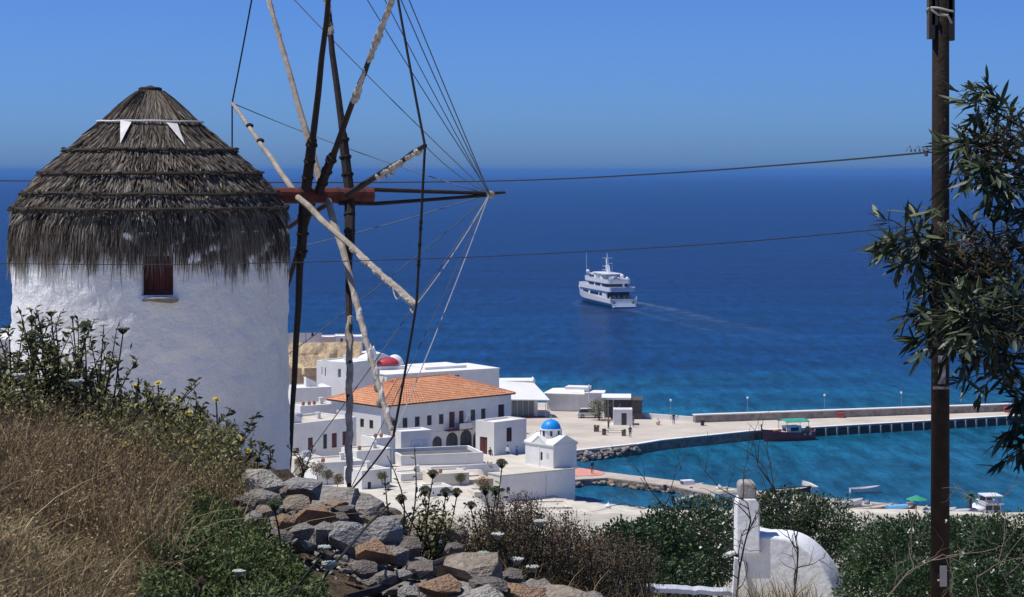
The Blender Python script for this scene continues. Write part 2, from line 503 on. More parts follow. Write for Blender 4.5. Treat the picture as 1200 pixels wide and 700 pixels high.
# inner jetty: red carpeted root, pale mole running right
JZ = 0.85
def jet(px, py): return on(px, py, JZ)
jn = [jet(660, 563), jet(712, 560), jet(790, 570), jet(850, 583), jet(990, 606), jet(1240, 634)]
jf = [jet(660, 545), jet(708, 553), jet(790, 563), jet(850, 571), jet(990, 585.5), jet(1240, 607)]
mb = MB(); ring = jn + jf[::-1]
mb.prism([(p.x, p.y, -2) for p in ring], (0, 0, JZ + 2)); mole = mb.build('mole', mat('mole_paving', (0.52, 0.46, 0.39, 1), 0.9, 0.3, 0.5, 0.3, 3, col2=(0.34, 0.29, 0.24, 1))); mole['kind'] = 'structure'
for i in range(3):
    d = jn[i + 1] - jn[i]; n = Vector((d.y, -d.x, 0)).normalized() * 0.07
    wall_strip('mole_face', jn[i] + n, jn[i + 1] + n, 0.05, -1.9, JZ - 0.12, quaystone, mole)
for i in range(70):
    t = rnd.random(); q = rnd.choice([0, 0, 1, 1]); p = jn[q].lerp(jn[q + 1], t)
    p = p + Vector((0, -rnd.uniform(0.1, 1.1), 0)); p.z = rnd.uniform(0.05, 0.45)
    sz = rnd.uniform(0.4, 0.85); put_stone(p, (sz * 1.3, sz, sz * .7), rnd.choice([5, 3, 2, 5, 0]), mole, name='boulder')
mb = MB(); rp = [jet(661, 559), jet(704, 557.5), jet(709, 554.5), jet(700, 551.8), jet(661, 546)]
mb.prism([(p.x, p.y, JZ + 0.004) for p in rp], (0, 0, 0.05))
carpet = mb.build('red_surfacing', mat('faded_red_paint', (0.62, 0.22, 0.17, 1), 0.9, 0.35, 0.8, col2=(0.62, 0.34, 0.27, 1)))
tag(carpet, 'faded red deck surfacing on the root of the inner jetty beside the chapel', 'deck surface')
# ------------------------------------------------------------------ windmill
MD = 44.0; MS = MD / F                       # metres per photo pixel at the mill
MC = Vector(((177.5 - 600) * MS, MD, 0))      # axis of the tower
def mz(py): return H - (py - 200) * MS
mill = thing('windmill', 'round white windmill with shaggy thatched cap, bare spars and furled sails', 'windmill', (MC.x, MC.y, 33.0))
def mill_wall_material():
    m, N, L, b = _bsdf('lumpy_limewash')
    tc = N.new('ShaderNodeTexCoord')
    n1 = N.new('ShaderNodeTexNoise'); n1.inputs['Scale'].default_value = 1.1; n1.inputs['Detail'].default_value = 7; n1.inputs['Roughness'].default_value = 0.7
    mp = N.new('ShaderNodeMapping'); mp.inputs['Scale'].default_value = (1, 1, 0.45)
    L.new(tc.outputs['Object'], mp.inputs[0]); L.new(mp.outputs[0], n1.inputs['Vector'])
    r = N.new('ShaderNodeValToRGB'); r.color_ramp.elements[0].position = 0.36; r.color_ramp.elements[0].color = (0.76, 0.76, 0.75, 1)
    r.color_ramp.elements[1].position = 0.6; r.color_ramp.elements[1].color = (0.84, 0.84, 0.83, 1)
    L.new(n1.outputs[0], r.inputs[0]); L.new(r.outputs[0], b.inputs['Base Color'])
    b.inputs['Roughness'].default_value = 0.9; b.inputs['Specular IOR Level'].default_value = 0.1
    n2 = N.new('ShaderNodeTexNoise'); n2.inputs['Scale'].default_value = 7; n2.inputs['Detail'].default_value = 8; n2.inputs['Roughness'].default_value = 0.62
    L.new(tc.outputs['Object'], n2.inputs['Vector'])
    bp = N.new('ShaderNodeBump'); bp.inputs['Strength'].default_value = 0.65; bp.inputs['Distance'].default_value = 0.10
    L.new(n2.outputs[0], bp.inputs['Height']); L.new(bp.outputs[0], b.inputs['Normal'])
    return m
MR = 2.91
def build_tower():
    z0, z1 = 32.6, mz(268)
    # window opening measured as an angle range on the camera side
    def front(px):   # point of the wall seen at photo column px
        k = (px - 600) / F; A = k*k + 1; Bq = -2 * (k * MC.x + MC.y); Cq = MC.x**2 + MC.y**2 - MR*MR
        yy = (-Bq - math.sqrt(Bq*Bq - 4*A*Cq)) / (2*A); return Vector((k * yy, yy, 0))
    def ang_px(px):
        q = front(px); return math.atan2(q.y - MC.y, q.x - MC.x)
    WYD = front(184).y
    def fz(py): return H - (py - 200) / F * WYD
    aw0, aw1 = ang_px(166), ang_px(203); zw0, zw1 = fz(346.5), fz(300)
    A = list(np.linspace(aw0, aw1, 9)) + list(np.linspace(aw1, aw0 + 2*math.pi, 168))[1:-1]
    Z = list(np.linspace(z0, zw0, 52)) + list(np.linspace(zw0, zw1, 16))[1:] + list(np.linspace(zw1, z1, 13))[1:]
    na = len(A); V = []; Fc = []
    for z in Z:
        for a in A:
            d = Vector((math.cos(a), math.sin(a), 0))
            q = Vector((d.x * MR, d.y * MR, z))
            e = 0.040 * mnoise.noise(q * 1.7) + 0.035 * mnoise.noise(q * 4.2 + Vector((3, 1, 5))) + 0.018 * mnoise.noise(q * 9.0)
            r = MR + e + 0.03 * (z1 - z) / (z1 - z0)
            V.append((MC.x + d.x * r, MC.y + d.y * r, z))
    i0 = 51; i1 = 51 + 15
    for i in range(len(Z) - 1):
        for j in range(na):
            if i0 <= i < i1 and j < 8: continue
            j2 = (j + 1) % na
            Fc.append((i*na + j, i*na + j2, (i+1)*na + j2, (i+1)*na + j))
    # plastered reveals
    def inn(k):
        v = Vector(V[k]); d = Vector((0, 1, 0)); return tuple(v + d * 0.22)
    n = len(V); ringi = [i0*na + j for j in range(9)] + [i*na + 8 for i in range(i0 + 1, i1 + 1)] + [i1*na + j for j in range(7, -1, -1)] + [i*na for i in range(i1 - 1, i0, -1)]
    V += [inn(k) for k in ringi]
    m = len(ringi)
    for q in range(m): Fc.append((ringi[q], ringi[(q+1) % m], n + (q+1) % m, n + q))
    me = bpy.data.meshes.new('tower'); me.from_pydata(V, [], Fc); me.update()
    me.polygons.foreach_set('use_smooth', [True] * len(me.polygons))
    tower = link('tower', me, mill, True, mill_wall_material())
    # window: dark red shutter in a frame, rough stone sill
    yw = WYD + 0.02
    wood_red = mat('oxblood_paint', (0.085, 0.018, 0.014, 1), 0.7, 0.5, 9, 0.3, 30)
    x0, x1 = front(166).x - 0.03, front(203).x + 0.05
    win = MB()
    win.box(x0, yw + 0.15, zw0, x0 + 0.09, yw + 0.23, zw1); win.box(x1 - 0.09, yw + 0.15, zw0, x1, yw + 0.23, zw1)
    win.box(x0 + 0.09, yw + 0.15, zw1 - 0.09, x1 - 0.09, yw + 0.23, zw1); win.box(x0 + 0.09, yw + 0.15, zw0, x1 - 0.09, yw + 0.23, zw0 + 0.09)
    w = win.build('window', wood_red, tower, True); w['label'] = 'small dark red shuttered window under the thatch'
    for k in range(4):
        a = x0 + 0.092 + k * (x1 - x0 - 0.184) / 4
        bb = MB(); bb.box(a + 0.004, yw + 0.19 + 0.004 * (k % 2), zw0 + 0.09, a + (x1 - x0 - 0.184) / 4 - 0.004, yw + 0.225, zw1 - 0.09); bb.build('shutter_board', wood_red, w, True)
    sl = put_stone((front(190).x, yw - 0.03, fz(351)), (0.72, 0.36, 0.13), 0, tower, rot=(0.05, 0.06, 0.1), name='sill_stone')
    sl2 = put_stone((front(173).x, yw + 0.03, fz(351.5)), (0.34, 0.24, 0.10), 0, tower, rot=(0.0, -0.05, 0.6), name='sill_stone')
    # putlog hole left in the plaster
    hm = MB(); hm.lathe([(0.001, 0), (0.045, 0.0), (0.06, 0.02)], 10)
    for hx, hy in ((143, 386), (283, 503)):
        a = ang_px(hx)
        o = hm.build('wall_hole', mat('hole_dark', (0.02, 0.018, 0.016, 1), 0.9), tower)
        p = Vector((MC.x + math.cos(a) * (MR - 0.005), MC.y + math.sin(a) * (MR - 0.005), fz(hy)))
        o.location = p - woff(tower); o.rotation_euler = Vector((math.cos(a), math.sin(a), 0)).to_track_quat('Z', 'Y').to_euler()
    return tower
tower = build_tower()

# --- thatched cap
CX = MC.x + (176 - 177.5) * MS
PROF = [(0, 100), (13, 104), (24, 111), (40, 124), (60, 143), (95, 173), (124, 196), (146, 219), (162, 240), (171, 260), (173, 282), (173, 330)]
PR = [p[0] * MS * 0.925 for p in PROF]; PZc = [mz(p[1]) for p in PROF]
def prof_r(py):
    return float(np.interp(py, [p[1] for p in PROF], PR))
def build_cap():
    under = mat('old_straw_core', (0.045, 0.036, 0.028, 1), 0.95, 0.5, 6, 0.8, 25)
    mb = MB(); prof = [(r - 0.06 if i > 1 else max(r, 0.001), z) for i, (r, z) in enumerate(list(zip(PR, PZc))[:-2])] + [(2.80, mz(272))]
    mb.lathe(prof, 64, (CX, MC.y, 0))
    cap = mb.build('cap', under, mill, True, smooth=True)
    mb = MB(); mb.lathe([(0.001, mz(102)), (0.2, mz(102.2)), (0.25, mz(103.5)), (0.27, mz(110)), (0.30, mz(116))], 20, (CX, MC.y, 0)); mb.build('finial', mat('charred_wood', (0.035, 0.026, 0.02, 1), 0.9, 0.4, 8, 0.6, 20), cap, True)
    straw = mat_tint('weathered_straw', [(0.020, 0.015, 0.011, 1), (0.068, 0.054, 0.042, 1), (0.135, 0.113, 0.090, 1), (0.20, 0.172, 0.137, 1), (0.32, 0.275, 0.22, 1)], 0.9, 0.0, 0.1)
    # (start y, end y, strands, lift out at the tip)
    tiers = [(106, 150, 1500, 0.03), (138, 176, 3000, 0.09), (160, 188, 2400, 0.10), (174, 204, 3800, 0.11), (201, 228, 4300, 0.12), (224, 248, 4600, 0.12), (238, 290, 6500, 0.05), (248, 304, 5200, 0.03)]
    for ti, (ya, yb, n, lift) in enumerate(tiers):
        K = 4
        a = rng.uniform(0, 2*np.pi, n)
        clump = np.array([mnoise.noise(Vector((math.cos(x) * 6, math.sin(x) * 6, ti * 3.1))) for x in a])
        clump2 = np.array([mnoise.noise(Vector((math.cos(x) * 14, math.sin(x) * 14, ti * 5.7))) + .5 * mnoise.noise(Vector((math.cos(x) * 34, math.sin(x) * 34, ti * 2.7))) for x in a])
        y0 = np.maximum(ya + rng.uniform(-7, 7, n) + 5 * clump, 108)
        ln = (yb - ya) * rng.uniform(0.55, 1.12, n) * (1 + 0.30 * clump + 0.55 * clump2 * (1 if ti > 5 else 0.8))
        if ti >= 6: ln *= np.where(rng.random(n) < 0.12, 1.25, 1.0)
        da = rng.normal(0, 0.10 if ti < 6 else 0.06, n)
        lf = lift * rng.uniform(0.1, 1.2, n)
        P = np.zeros((n, K, 3)); 
        for k in range(K):
            t = k / (K - 1); yy = y0 + ln * t
            r = np.interp(yy, [p[1] for p in PROF], PR) + 0.01 + lf * t ** 1.5 - (0.05 * (1 - t))
            aa = a + da * t / np.maximum(r, 0.4) * 1.6
            P[:, k, 0] = CX + r * np.cos(aa); P[:, k, 1] = MC.y + r * np.sin(aa); P[:, k, 2] = H - (yy - 200) * MS
        w0 = rng.uniform(0.025, 0.075, n) if ti < 6 else rng.uniform(0.018, 0.04, n)
        W = np.stack([w0, w0 * 1.1, w0 * 0.8, w0 * 0.15], 1)
        side = np.stack([-np.sin(a), np.cos(a), rng.normal(0, 0.15, n)], 1)
        side = unit(side + 0.5 * rng.normal(size=(n, 3)))
        tint = np.clip(0.44 + 0.22 * rng.normal(size=n) + 0.42 * clump + 0.30 * clump2, 0, 1)
        if ti < 6: tint = np.clip(tint + 0.06, 0, 1)
        V, q, T = ribbons(P, W, side, tint)
        o = link('thatch_tier', np_mesh('thatch_tier', V, q, T), cap, True, straw); o['kind'] = 'stuff'
    # twig hoops tied over the thatch
    hoop = mat('hoop_twig', (0.045, 0.036, 0.028, 1), 0.9, 0.4, 6, 0.5, 15)
    for py in (176, 203, 226, 243):
        path = []; ph = rnd.uniform(0, 6)
        for i in range(73):
            w = 2*math.pi*i/72
            wob = 2.2 * mnoise.noise(Vector((math.cos(w) * 2, math.sin(w) * 2, py)))
            r = prof_r(py + wob) + 0.135 + 0.02 * mnoise.noise(Vector((math.cos(w) * 7, math.sin(w) * 7, py + 9)))
            path.append((CX + r * math.cos(w), MC.y + r * math.sin(w), mz(py + wob)))
        mb = MB(); mb.tube(path, 0.036, 5, False); mb.build('hoop', hoop, cap, True)
        mb = MB()
        for i in range(90):
            w = rnd.uniform(0, 2*math.pi); r = prof_r(py) + 0.15
            c = (CX + r * math.cos(w), MC.y + r * math.sin(w), mz(py + rnd.uniform(-2, 3)))
            mb.ball(c, (rnd.uniform(.03, .09), rnd.uniform(.03, .06), rnd.uniform(.02, .04)), 6, 4)
        o = mb.build('hoop_ties', hoop, cap, True); o['kind'] = 'stuff'
    # white rope with two white pennants near the top
    cloth = mat('white_cloth', (0.72, 0.70, 0.66, 1), 0.9, 0.2, 5, 0.3, 15)
    path = []
    for i in range(61):
        w = 2*math.pi*i/60; py = 143 + 1.2 * mnoise.noise(Vector((math.cos(w) * 2, math.sin(w) * 2, 4)))
        r = prof_r(py) + 0.11; path.append((CX + r * math.cos(w), MC.y + r * math.sin(w), mz(py)))
    mb = MB(); mb.tube(path, 0.022, 6, False); mb.build('white_rope', cloth, cap, True)
    for (xa, ya, xb, yb, xt, yt) in ((141, 141, 154, 143, 141, 168), (195, 143.5, 208, 145, 217, 170)):
        def sp(px, py):
            yy = MC.y - .8
            for _ in range(6):
                xx = (px - 600) / F * yy; z = H - (py - 200) / F * yy
                r = prof_r(200 + (H - z) / MS) + 0.14; yy = MC.y - math.sqrt(max(r*r - (xx - CX)**2, 0.01))
            return Vector((xx, yy, z))
        mb = MB(); A, B, T = sp(xa, ya), sp(xb, yb), sp(xt, yt)
        mid = (A + B) / 2
        mb.prism([A, B, (B * .5 + T * .5) + Vector((0, -.03, 0)), T, (A * .5 + T * .5) + Vector((0, -.02, 0))], (0.0, 0.02, -0.004)); mb.build('pennant', cloth, cap, True)
    return cap
cap = build_cap()

# --- wind shaft and sail wheel
SA = math.radians(20); AX = Vector((math.cos(SA), math.sin(SA), 0.0))
SZ = 39.45
def shaft(px):
    k = (px - 600) / F   # X/Y
    t = (k * MC.y - MC.x) / (AX.x - k * AX.y)
    return Vector((MC.x + AX.x * t, MC.y + AX.y * t, SZ))
wood_shaft = mat('red_brown_shaft', (0.12, 0.028, 0.018, 1), 0.7, 0.5, 5, 0.5, 20)
wood_dark = mat('dark_spar_wood', (0.030, 0.020, 0.016, 1), 0.8, 0.45, 5, 0.5, 18)
wood_pale = mat('bleached_spar_wood', (0.36, 0.31, 0.255, 1), 0.85, 0.45, 4, 0.5, 18)
sailcloth = mat('furled_sailcloth', (0.46, 0.43, 0.40, 1), 0.95, 0.6, 7, 0.8, 18, 0.05)
ropeM = mat('dark_rope', (0.02, 0.018, 0.016, 1), 0.9)
ropeP = mat('pale_rope', (0.42, 0.42, 0.42, 1), 0.9)
wireM = mat('thin_stay', (0.10, 0.12, 0.16, 1), 0.7)
mb = MB(); mb.tube([shaft(300), shaft(345), shaft(395), shaft(437)], [0.19, 0.18, 0.175, 0.17], 14)
sh = mb.build('wind_shaft', wood_shaft, mill, True, smooth=False)
for px in (352, 396, 424):
    c = shaft(px); mb = MB(); mb.tube([c - AX * 0.03, c + AX * 0.03], 0.188, 14); mb.build('iron_band', mat('rusty_iron', (0.07, 0.03, 0.022, 1), 0.7, 0.4, 6, 0.3), sh, True)
BT = shaft(592); BJ = shaft(574)
mb = MB(); e0 = shaft(430); mb.tube([e0 + Vector((0, 0, 0.13)), shaft(505) + Vector((0, 0, .075)), BJ + Vector((0, 0, 0.03)), BT + Vector((0, 0, .05))], [0.05, 0.045, 0.04, 0.03], 8); mb.build('bowsprit', wood_dark, mill, True)
mb = MB(); mb.tube([shaft(398) + Vector((0, -.12, -0.17)), shaft(440) + Vector((0, 0, -0.19)), shaft(510) + Vector((0, 0, -.10)), BJ + Vector((0, 0, -0.01))], [0.05, 0.045, 0.04, 0.035], 8); mb.build('bowsprit', wood_dark, mill, True)
mb = MB(); mb.ball(BJ, (0.13, 0.09, 0.09), 8, 6); mb.build('rope_lashing', wood_pale, mill, True)

WC = shaft(384); WR = 6.9
def tip(px, py, far):
    d = at(px, py, 1.0) - Vector((0, 0, H)); o = Vector((0, 0, H)) - WC
    A = d.dot(d); B = 2 * d.dot(o); C = o.dot(o) - WR * WR
    q = max(B * B - 4 * A * C, 0) ** .5
    t = (-B + (q if far else -q)) / (2 * A)
    return Vector((0, 0, H)) + d * t
# root pixel along the shaft, tip pixel, far side?, wood, radius at root/tip, furled from-to (fraction) or None, cloth bulk
ARMS = [
 ('A', 358, (398, -105), False, 'd', .085, .042, None, 0, None),
 ('C', 372, (464, -14), False, 'd', .082, .042, (0.48, 1.0), .062, None),
 ('E', 405, (498, 171), False, 'd', .075, .045, (0.45, 0.95), .062, None),
 ('F', 346, (488, 357), False, 'p', .075, .045, (0.50, 0.98), .062, None),
 ('G', 383, (461, 511), False, 'p', .085, .045, (0.42, 0.97), .056, 'spiral'),
 ('I', 410, (409, 577), False, 'd', .085, .045, (0.42, 0.98), .078, 'twist'),
 ('H', 357, (338, 562), True, 'd', .092, .045, None, 0, None),
 ('L', 370, (303, 440), True, 'd', .07, .045, None, 0, None),
 ('K', 400, (272, 306), True, 'd', .07, .045, (0.5, 0.9), .07, None),
 ('J', 348, (272, 121), True, 'p', .07, .045, None, 0, None),
 ('D', 380, (303, -45), True, 'p', .09, .045, (0.18, 0.98), .062, None),
 ('B', 410, (371, -100), True, 'd', .09, .045, (0.55, 0.98), .085, 'twist'),
]
tips = []
for nm, rp, tp, far, wd, r0, r1, fur, bulk, style in ARMS:
    R0 = shaft(rp); T = tip(tp[0], tp[1], far); tips.append(T)
    m = wood_dark if wd == 'd' else wood_pale
    mb = MB(); n = 9; path = []
    ax = (T - R0)
    for i in range(n):
        t = i / (n - 1); q = R0 + ax * t
        q += Vector((rnd.uniform(-.02, .02), 0, rnd.uniform(-.015, .015))) * (1 if 0 < i < n - 1 else 0)
        path.append(q)
    mb.tube(path, [r0 + (r1 - r0) * i / (n - 1) for i in range(n)], 8)
    spar = mb.build('spar', m, mill, True)
    # root splint, bolted on
    if nm in 'AHCBI':
        mb = MB(); mb.tube([R0 + ax * 0.0, R0 + ax * 0.21], [r0 * 1.42, r0 * 1.28], 6); mb.build('splint', wood_dark, spar, True)
        for t in (0.07, 0.13, 0.19):
            mb = MB(); c = R0 + ax * t; mb.tube([c - ax.normalized() * .025, c + ax.normalized() * .025], r0 * 1.6, 7)
            mb.build('lashing', wood_dark, spar, True)
    if fur:
        mb = MB(); n = 46; path = []; rad = []
        u = ax.normalized(); s1 = u.cross(Vector((0, 1, 0))).normalized(); s2 = u.cross(s1)
        for i in range(n):
            t = fur[0] + (fur[1] - fur[0]) * i / (n - 1)
            q = R0 + ax * t
            nz = mnoise.noise(q * 3.5 + Vector((rp, 0, 0)))
            if style == 'spiral':
                w = i * 0.95; q = q + (s1 * math.cos(w) + s2 * math.sin(w)) * 0.03
                rr = bulk * (0.55 + 0.55 * abs(math.sin(i * 0.48)))
            elif style == 'twist':
                w = i * 0.8; q = q + (s1 * math.cos(w) + s2 * math.sin(w)) * 0.014; rr = bulk * (0.95 + 0.3 * nz)
            else:
                q = q + Vector((0, 0, -0.03)) * (1 + nz); rr = bulk * (0.95 + 0.75 * nz)
                if nm in 'EF' and i % 9 in (4, 5): rr *= 0.72
            if i == 0 or i == n - 1: rr *= 0.5
            path.append(q); rad.append(max(rr, 0.03))
        mb.tube(path, rad, 9, jit=0.22)
        mb.build('furled_sail', wood_pale if style == 'twist' else sailcloth, spar, True)
        if nm in 'EF':   # slack loops of cloth and cord under the roll
            mb = MB()
            for k in range(7):
                t = fur[0] + 0.08 + (fur[1] - fur[0] - .12) * k / 6; q = R0 + ax * t; q2 = R0 + ax * min(t + 0.07, 1)
                if nm == 'E' and k > 1: continue
                mb.tube(sub_rod(7, q, q2, sag=rnd.uniform(0.12, 0.24)), 0.018, 5)
            mb.build('slack_cloth', sailcloth, spar, True)
        if nm == 'G':    # hanging tatters near the lower end
            for k in range(5):
                mb = MB(); p = R0 + ax * (0.74 + 0.06 * k); mb.ball(p + Vector((rnd.uniform(-.08, .08), 0, rnd.uniform(-.1, .05))), (rnd.uniform(.05, .11), .06, rnd.uniform(.05, .12)), 7, 5)
                mb.build('cloth_knot', sailcloth, spar, True)
# rim rope from tip to tip
for i in range(12):
    a, b = tips[i], tips[(i + 1) % 12]
    mb = MB(); mb.tube(sub_rod(9, a, b, sag=0.05), 0.026 if i in (1, 2, 3) else 0.020, 5); mb.build('rim_rope', ropeM, mill, True)
for t in (0.48, 0.52, 0.62, 0.72, 0.75):
    mb = MB(); c = tips[2].lerp(tips[3], t); mb.ball(c, (0.04, 0.04, 0.07), 6, 5)
    mb.build('rope_knot', ropeM, mill, True)
# stays from the bowsprit to each tip
for i, T in enumerate(tips):
    r = 0.012; m = wireM
    if i in (3, 4): m = ropeP; r = 0.012
    if i in (0, 1): r = 0.014
    mb = MB(); mb.tube(sub_rod(9, BJ + Vector((0, 0, rnd.uniform(-.05, .05))), T, sag=0.10), r, 4); mb.build('stay', m, mill, True)
mb = MB(); mb.tube(sub_rod(9, BJ, tips[1] + Vector((0.02, 0, 0.35)), sag=0.02), 0.014, 4); mb.build('stay', wireM, mill, True)
# perched ropes ends and cleats on the left far spar
for t in (0.55, 0.72):
    mb = MB(); c = shaft(348).lerp(tips[9], t); mb.ball(c + Vector((0.03, -.05, 0.02)), (0.10, 0.07, 0.07), 7, 5)
    mb.build('rope_bundle', ropeM, mill, True)
# ------------------------------------------------------------------ buildings
glass = mat('dark_window_pane', (0.025, 0.028, 0.032, 1), 0.2, 0.3, 2, spec=0.5)
redwood = mat('dark_red_joinery', (0.085, 0.016, 0.014, 1), 0.6, 0.35, 3)
greywood = mat('grey_joinery', (0.10, 0.085, 0.075, 1), 0.7, 0.35, 3)
paleframe = mat('pale_frame', (0.55, 0.55, 0.55, 1), 0.7, 0.1, 3)
roofwhite = mat('white_roof', (0.78, 0.77, 0.74, 1), 0.9, 0.10, 0.4, 0.2, 3)
roofcream = mat('cream_roof', (0.62, 0.57, 0.47, 1), 0.9, 0.2, 0.4, 0.2, 3)
stonewall = mat('rubble_masonry', (0.66, 0.50, 0.30, 1), 0.95, 0.4, 0.7, 0.9, 2, 0.1, col2=(0.36, 0.27, 0.18, 1), dist=0.25)

def facade(mb, O, U, N, w, h, ops, reveal=0.2):
    """wall plane with real openings. ops: (u0, v0, u1, v1[, 'arch'])"""
    O = Vector(O); U = Vector(U); N = Vector(N); Z = Vector((0, 0, 1))
    P = lambda u, v, d=0.0: O + U * u + Z * v - N * d
    us = sorted({0.0, w} | {o[0] for o in ops} | {o[2] for o in ops})
    vs = sorted({0.0, h} | {o[1] for o in ops} | {o[3] for o in ops})
    for i in range(len(us) - 1):
        for j in range(len(vs) - 1):
            cu = (us[i] + us[i+1]) / 2; cv = (vs[j] + vs[j+1]) / 2
            if any(o[0] < cu < o[2] and o[1] < cv < o[3] for o in ops): continue
            mb.poly([P(us[i], vs[j]), P(us[i+1], vs[j]), P(us[i+1], vs[j+1]), P(us[i], vs[j+1])])
    for o in ops:
        u0, v0, u1, v1 = o[:4]
        if len(o) > 4 and o[4] == 'arch':
            r = (u1 - u0) / 2; c = (u0 + u1) / 2; sp = v1 - r; n = 12
            arc = [(c + r * math.cos(math.pi * k / n), sp + r * math.sin(math.pi * k / n)) for k in range(n + 1)]
            for k in range(n):
                corner = (u1, v1) if k < n / 2 else (u0, v1)
                mb.poly([P(*corner), P(*arc[k + 1]), P(*arc[k])])
            ring = [(u0, v0), (u1, v0)] + arc
        else: ring = [(u0, v0), (u1, v0), (u1, v1), (u0, v1)]
        m = len(ring)
        for k in range(m):
            a, b = ring[k], ring[(k + 1) % m]
            mb.poly([P(*a), P(*b), P(b[0], b[1], reveal), P(a[0], a[1], reveal)])

def fill_opening(th, O, U, N, o, kind, parent=None):
    """window with frame bars and pane, or a door, set back in its opening"""
    O = Vector(O); U = Vector(U); N = Vector(N); Z = Vector((0, 0, 1))
    u0, v0, u1, v1 = o[:4]
    def slab(mb, a, b, c, d, d0, d1):
        pts = [O + U * a + Z * b - N * d0, O + U * c + Z * b - N * d0, O + U * c + Z * d - N * d0, O + U * a + Z * d - N * d0]
        mb.prism(pts, -N * (d1 - d0))
    fw = min(0.10, (u1 - u0) * 0.12)
    fm = {'w': redwood, 'g': greywood, 'p': paleframe, 'd': redwood, 'k': greywood, 'a': greywood}[kind]
    if kind == 'd':
        mb = MB(); slab(mb, u0, v0, u1, v1, 0.12, 0.17); door = mb.build('door', redwood, th)
        mb = MB()
        for s in (0.10, 0.55):
            a = u0 + (u1 - u0) * s; slab(mb, a, v0 + 0.15, a + (u1 - u0) * 0.35, v1 - 0.2, 0.10, 0.118)
        mb.build('door_panel', mat('lighter_red_joinery', (0.14, 0.04, 0.03, 1), 0.6, 0.3, 3), door)
        return
    mb = MB()
    slab(mb, u0, v0, u0 + fw, v1, 0.10, 0.16); slab(mb, u1 - fw, v0, u1, v1, 0.10, 0.16)
    slab(mb, u0 + fw, v0, u1 - fw, v0 + fw, 0.10, 0.16); slab(mb, u0 + fw, v1 - fw, u1 - fw, v1, 0.10, 0.16)
    c = (u0 + u1) / 2; slab(mb, c - fw * .35, v0 + fw, c + fw * .35, v1 - fw, 0.115, 0.15)
    win = mb.build('window', fm, th)
    mb = MB(); slab(mb, u0, v0, u1, v1, 0.165, 0.19); mb.build('pane', glass if kind != 'w' else mat('red_shutter_leaf', (0.05, 0.014, 0.014, 1), 0.5, 0.3, 3), win)

def house(name, label, cat, loc, rz, w, d, h, ops=None, parapet=0.3, wm=None, rm=None, group=None, sink=3.0):
    """flat-roofed cubic house. Front runs along local +x at y=0. ops: {'f': [...], 'r': [...], 'l': [...]}, each (u0,v0,u1,v1,kind)"""
    th = thing(name, label, cat, loc, rz, group)
    wm = wm or white; rm = rm or roofwhite; ops = ops or {}
    faces = {'f': ((0, 0, 0), (1, 0, 0), (0, -1, 0), w), 'r': ((w, 0, 0), (0, 1, 0), (1, 0, 0), d),
             'b': ((w, d, 0), (-1, 0, 0), (0, 1, 0), w), 'l': ((0, d, 0), (0, -1, 0), (-1, 0, 0), d)}
    mb = MB()
    for k, (O, U, N, ln) in faces.items():
        facade(mb, O, U, N, ln, h, [tuple(o[:4]) + (('arch',) if len(o) > 5 else ()) for o in ops.get(k, [])])
    # base below ground
    mb.add([(0,0,0),(w,0,0),(w,d,0),(0,d,0),(0,0,-sink),(w,0,-sink),(w,d,-sink),(0,d,-sink)], [(1,0,4,5),(2,1,5,6),(3,2,6,7),(0,3,7,4)])
    # parapet ring
    t = 0.28
    if parapet > 0:
        mb.add([(0,0,h),(w,0,h),(w,d,h),(0,d,h),(t,t,h),(w-t,t,h),(w-t,d-t,h),(t,d-t,h),(t,t,h-parapet),(w-t,t,h-parapet),(w-t,d-t,h-parapet),(t,d-t,h-parapet)],
               [(0,1,5,4),(1,2,6,5),(2,3,7,6),(3,0,4,7),(4,5,9,8),(5,6,10,9),(6,7,11,10),(7,4,8,11)])
    mb.build('wall', wm, th)
    rb = MB(); z = h - parapet + (0.004 if parapet > 0 else 0)
    if parapet > 0: rb.box(t, t, z - 0.2, w - t, d - t, z)
    else: rb.box(-0.06, -0.06, h, w + 0.06, d + 0.06, h + 0.14)
    rb.build('roof', rm, th)
    for k, (O, U, N, ln) in faces.items():
        for o in ops.get(k, []):
            if o[4]: fill_opening(th, O, U, N, o, o[4])
    return th

R45 = math.radians(42)
# ---- town hall with the red tiled hip roof
def tile_material():
    m, N, L, b = _bsdf('terracotta_tiles')
    tc = N.new('ShaderNodeTexCoord')
    n1 = N.new('ShaderNodeTexNoise'); n1.inputs['Scale'].default_value = 1.4; n1.inputs['Detail'].default_value = 6; n1.inputs['Roughness'].default_value = 0.7
    L.new(tc.outputs['Object'], n1.inputs['Vector'])
    r = N.new('ShaderNodeValToRGB'); r.color_ramp.elements[0].position = 0.33; r.color_ramp.elements[0].color = (0.52, 0.20, 0.085, 1)
    r.color_ramp.elements[1].position = 0.7; r.color_ramp.elements[1].color = (0.78, 0.38, 0.19, 1)
    L.new(n1.outputs[0], r.inputs[0]); L.new(r.outputs[0], b.inputs['Base Color']); b.inputs['Roughness'].default_value = 0.9
    return m
tilem = tile_material()
TW, TD, TH = 22.0, 10.4, 6.9
tl = at(443, 477, 257.0)
ops_f = []
for u in (0.9, 2.9, 4.9, 6.9, 8.9):
    ops_f.append((u + .6, 3.95, u + 1.4, 5.25, 'g'))
ops_f += [(11.2, 3.35, 12.2, 5.4, 'd'), (12.9, 3.35, 13.7, 5.4, 'd'), (14.9, 3.95, 15.7, 5.4, 'g'), (16.7, 3.95, 17.5, 5.4, 'g'), (19.7, 3.6, 20.8, 5.7, 'w')]
for u, t in ((8.4, 2.45), (10.7, 2.75), (13.1, 2.88), (15.3, 2.5)):
    ops_f.append((u, 0.05, u + 2.0 if t > 2.6 else u + 1.6, t, 'k', 'arch'))
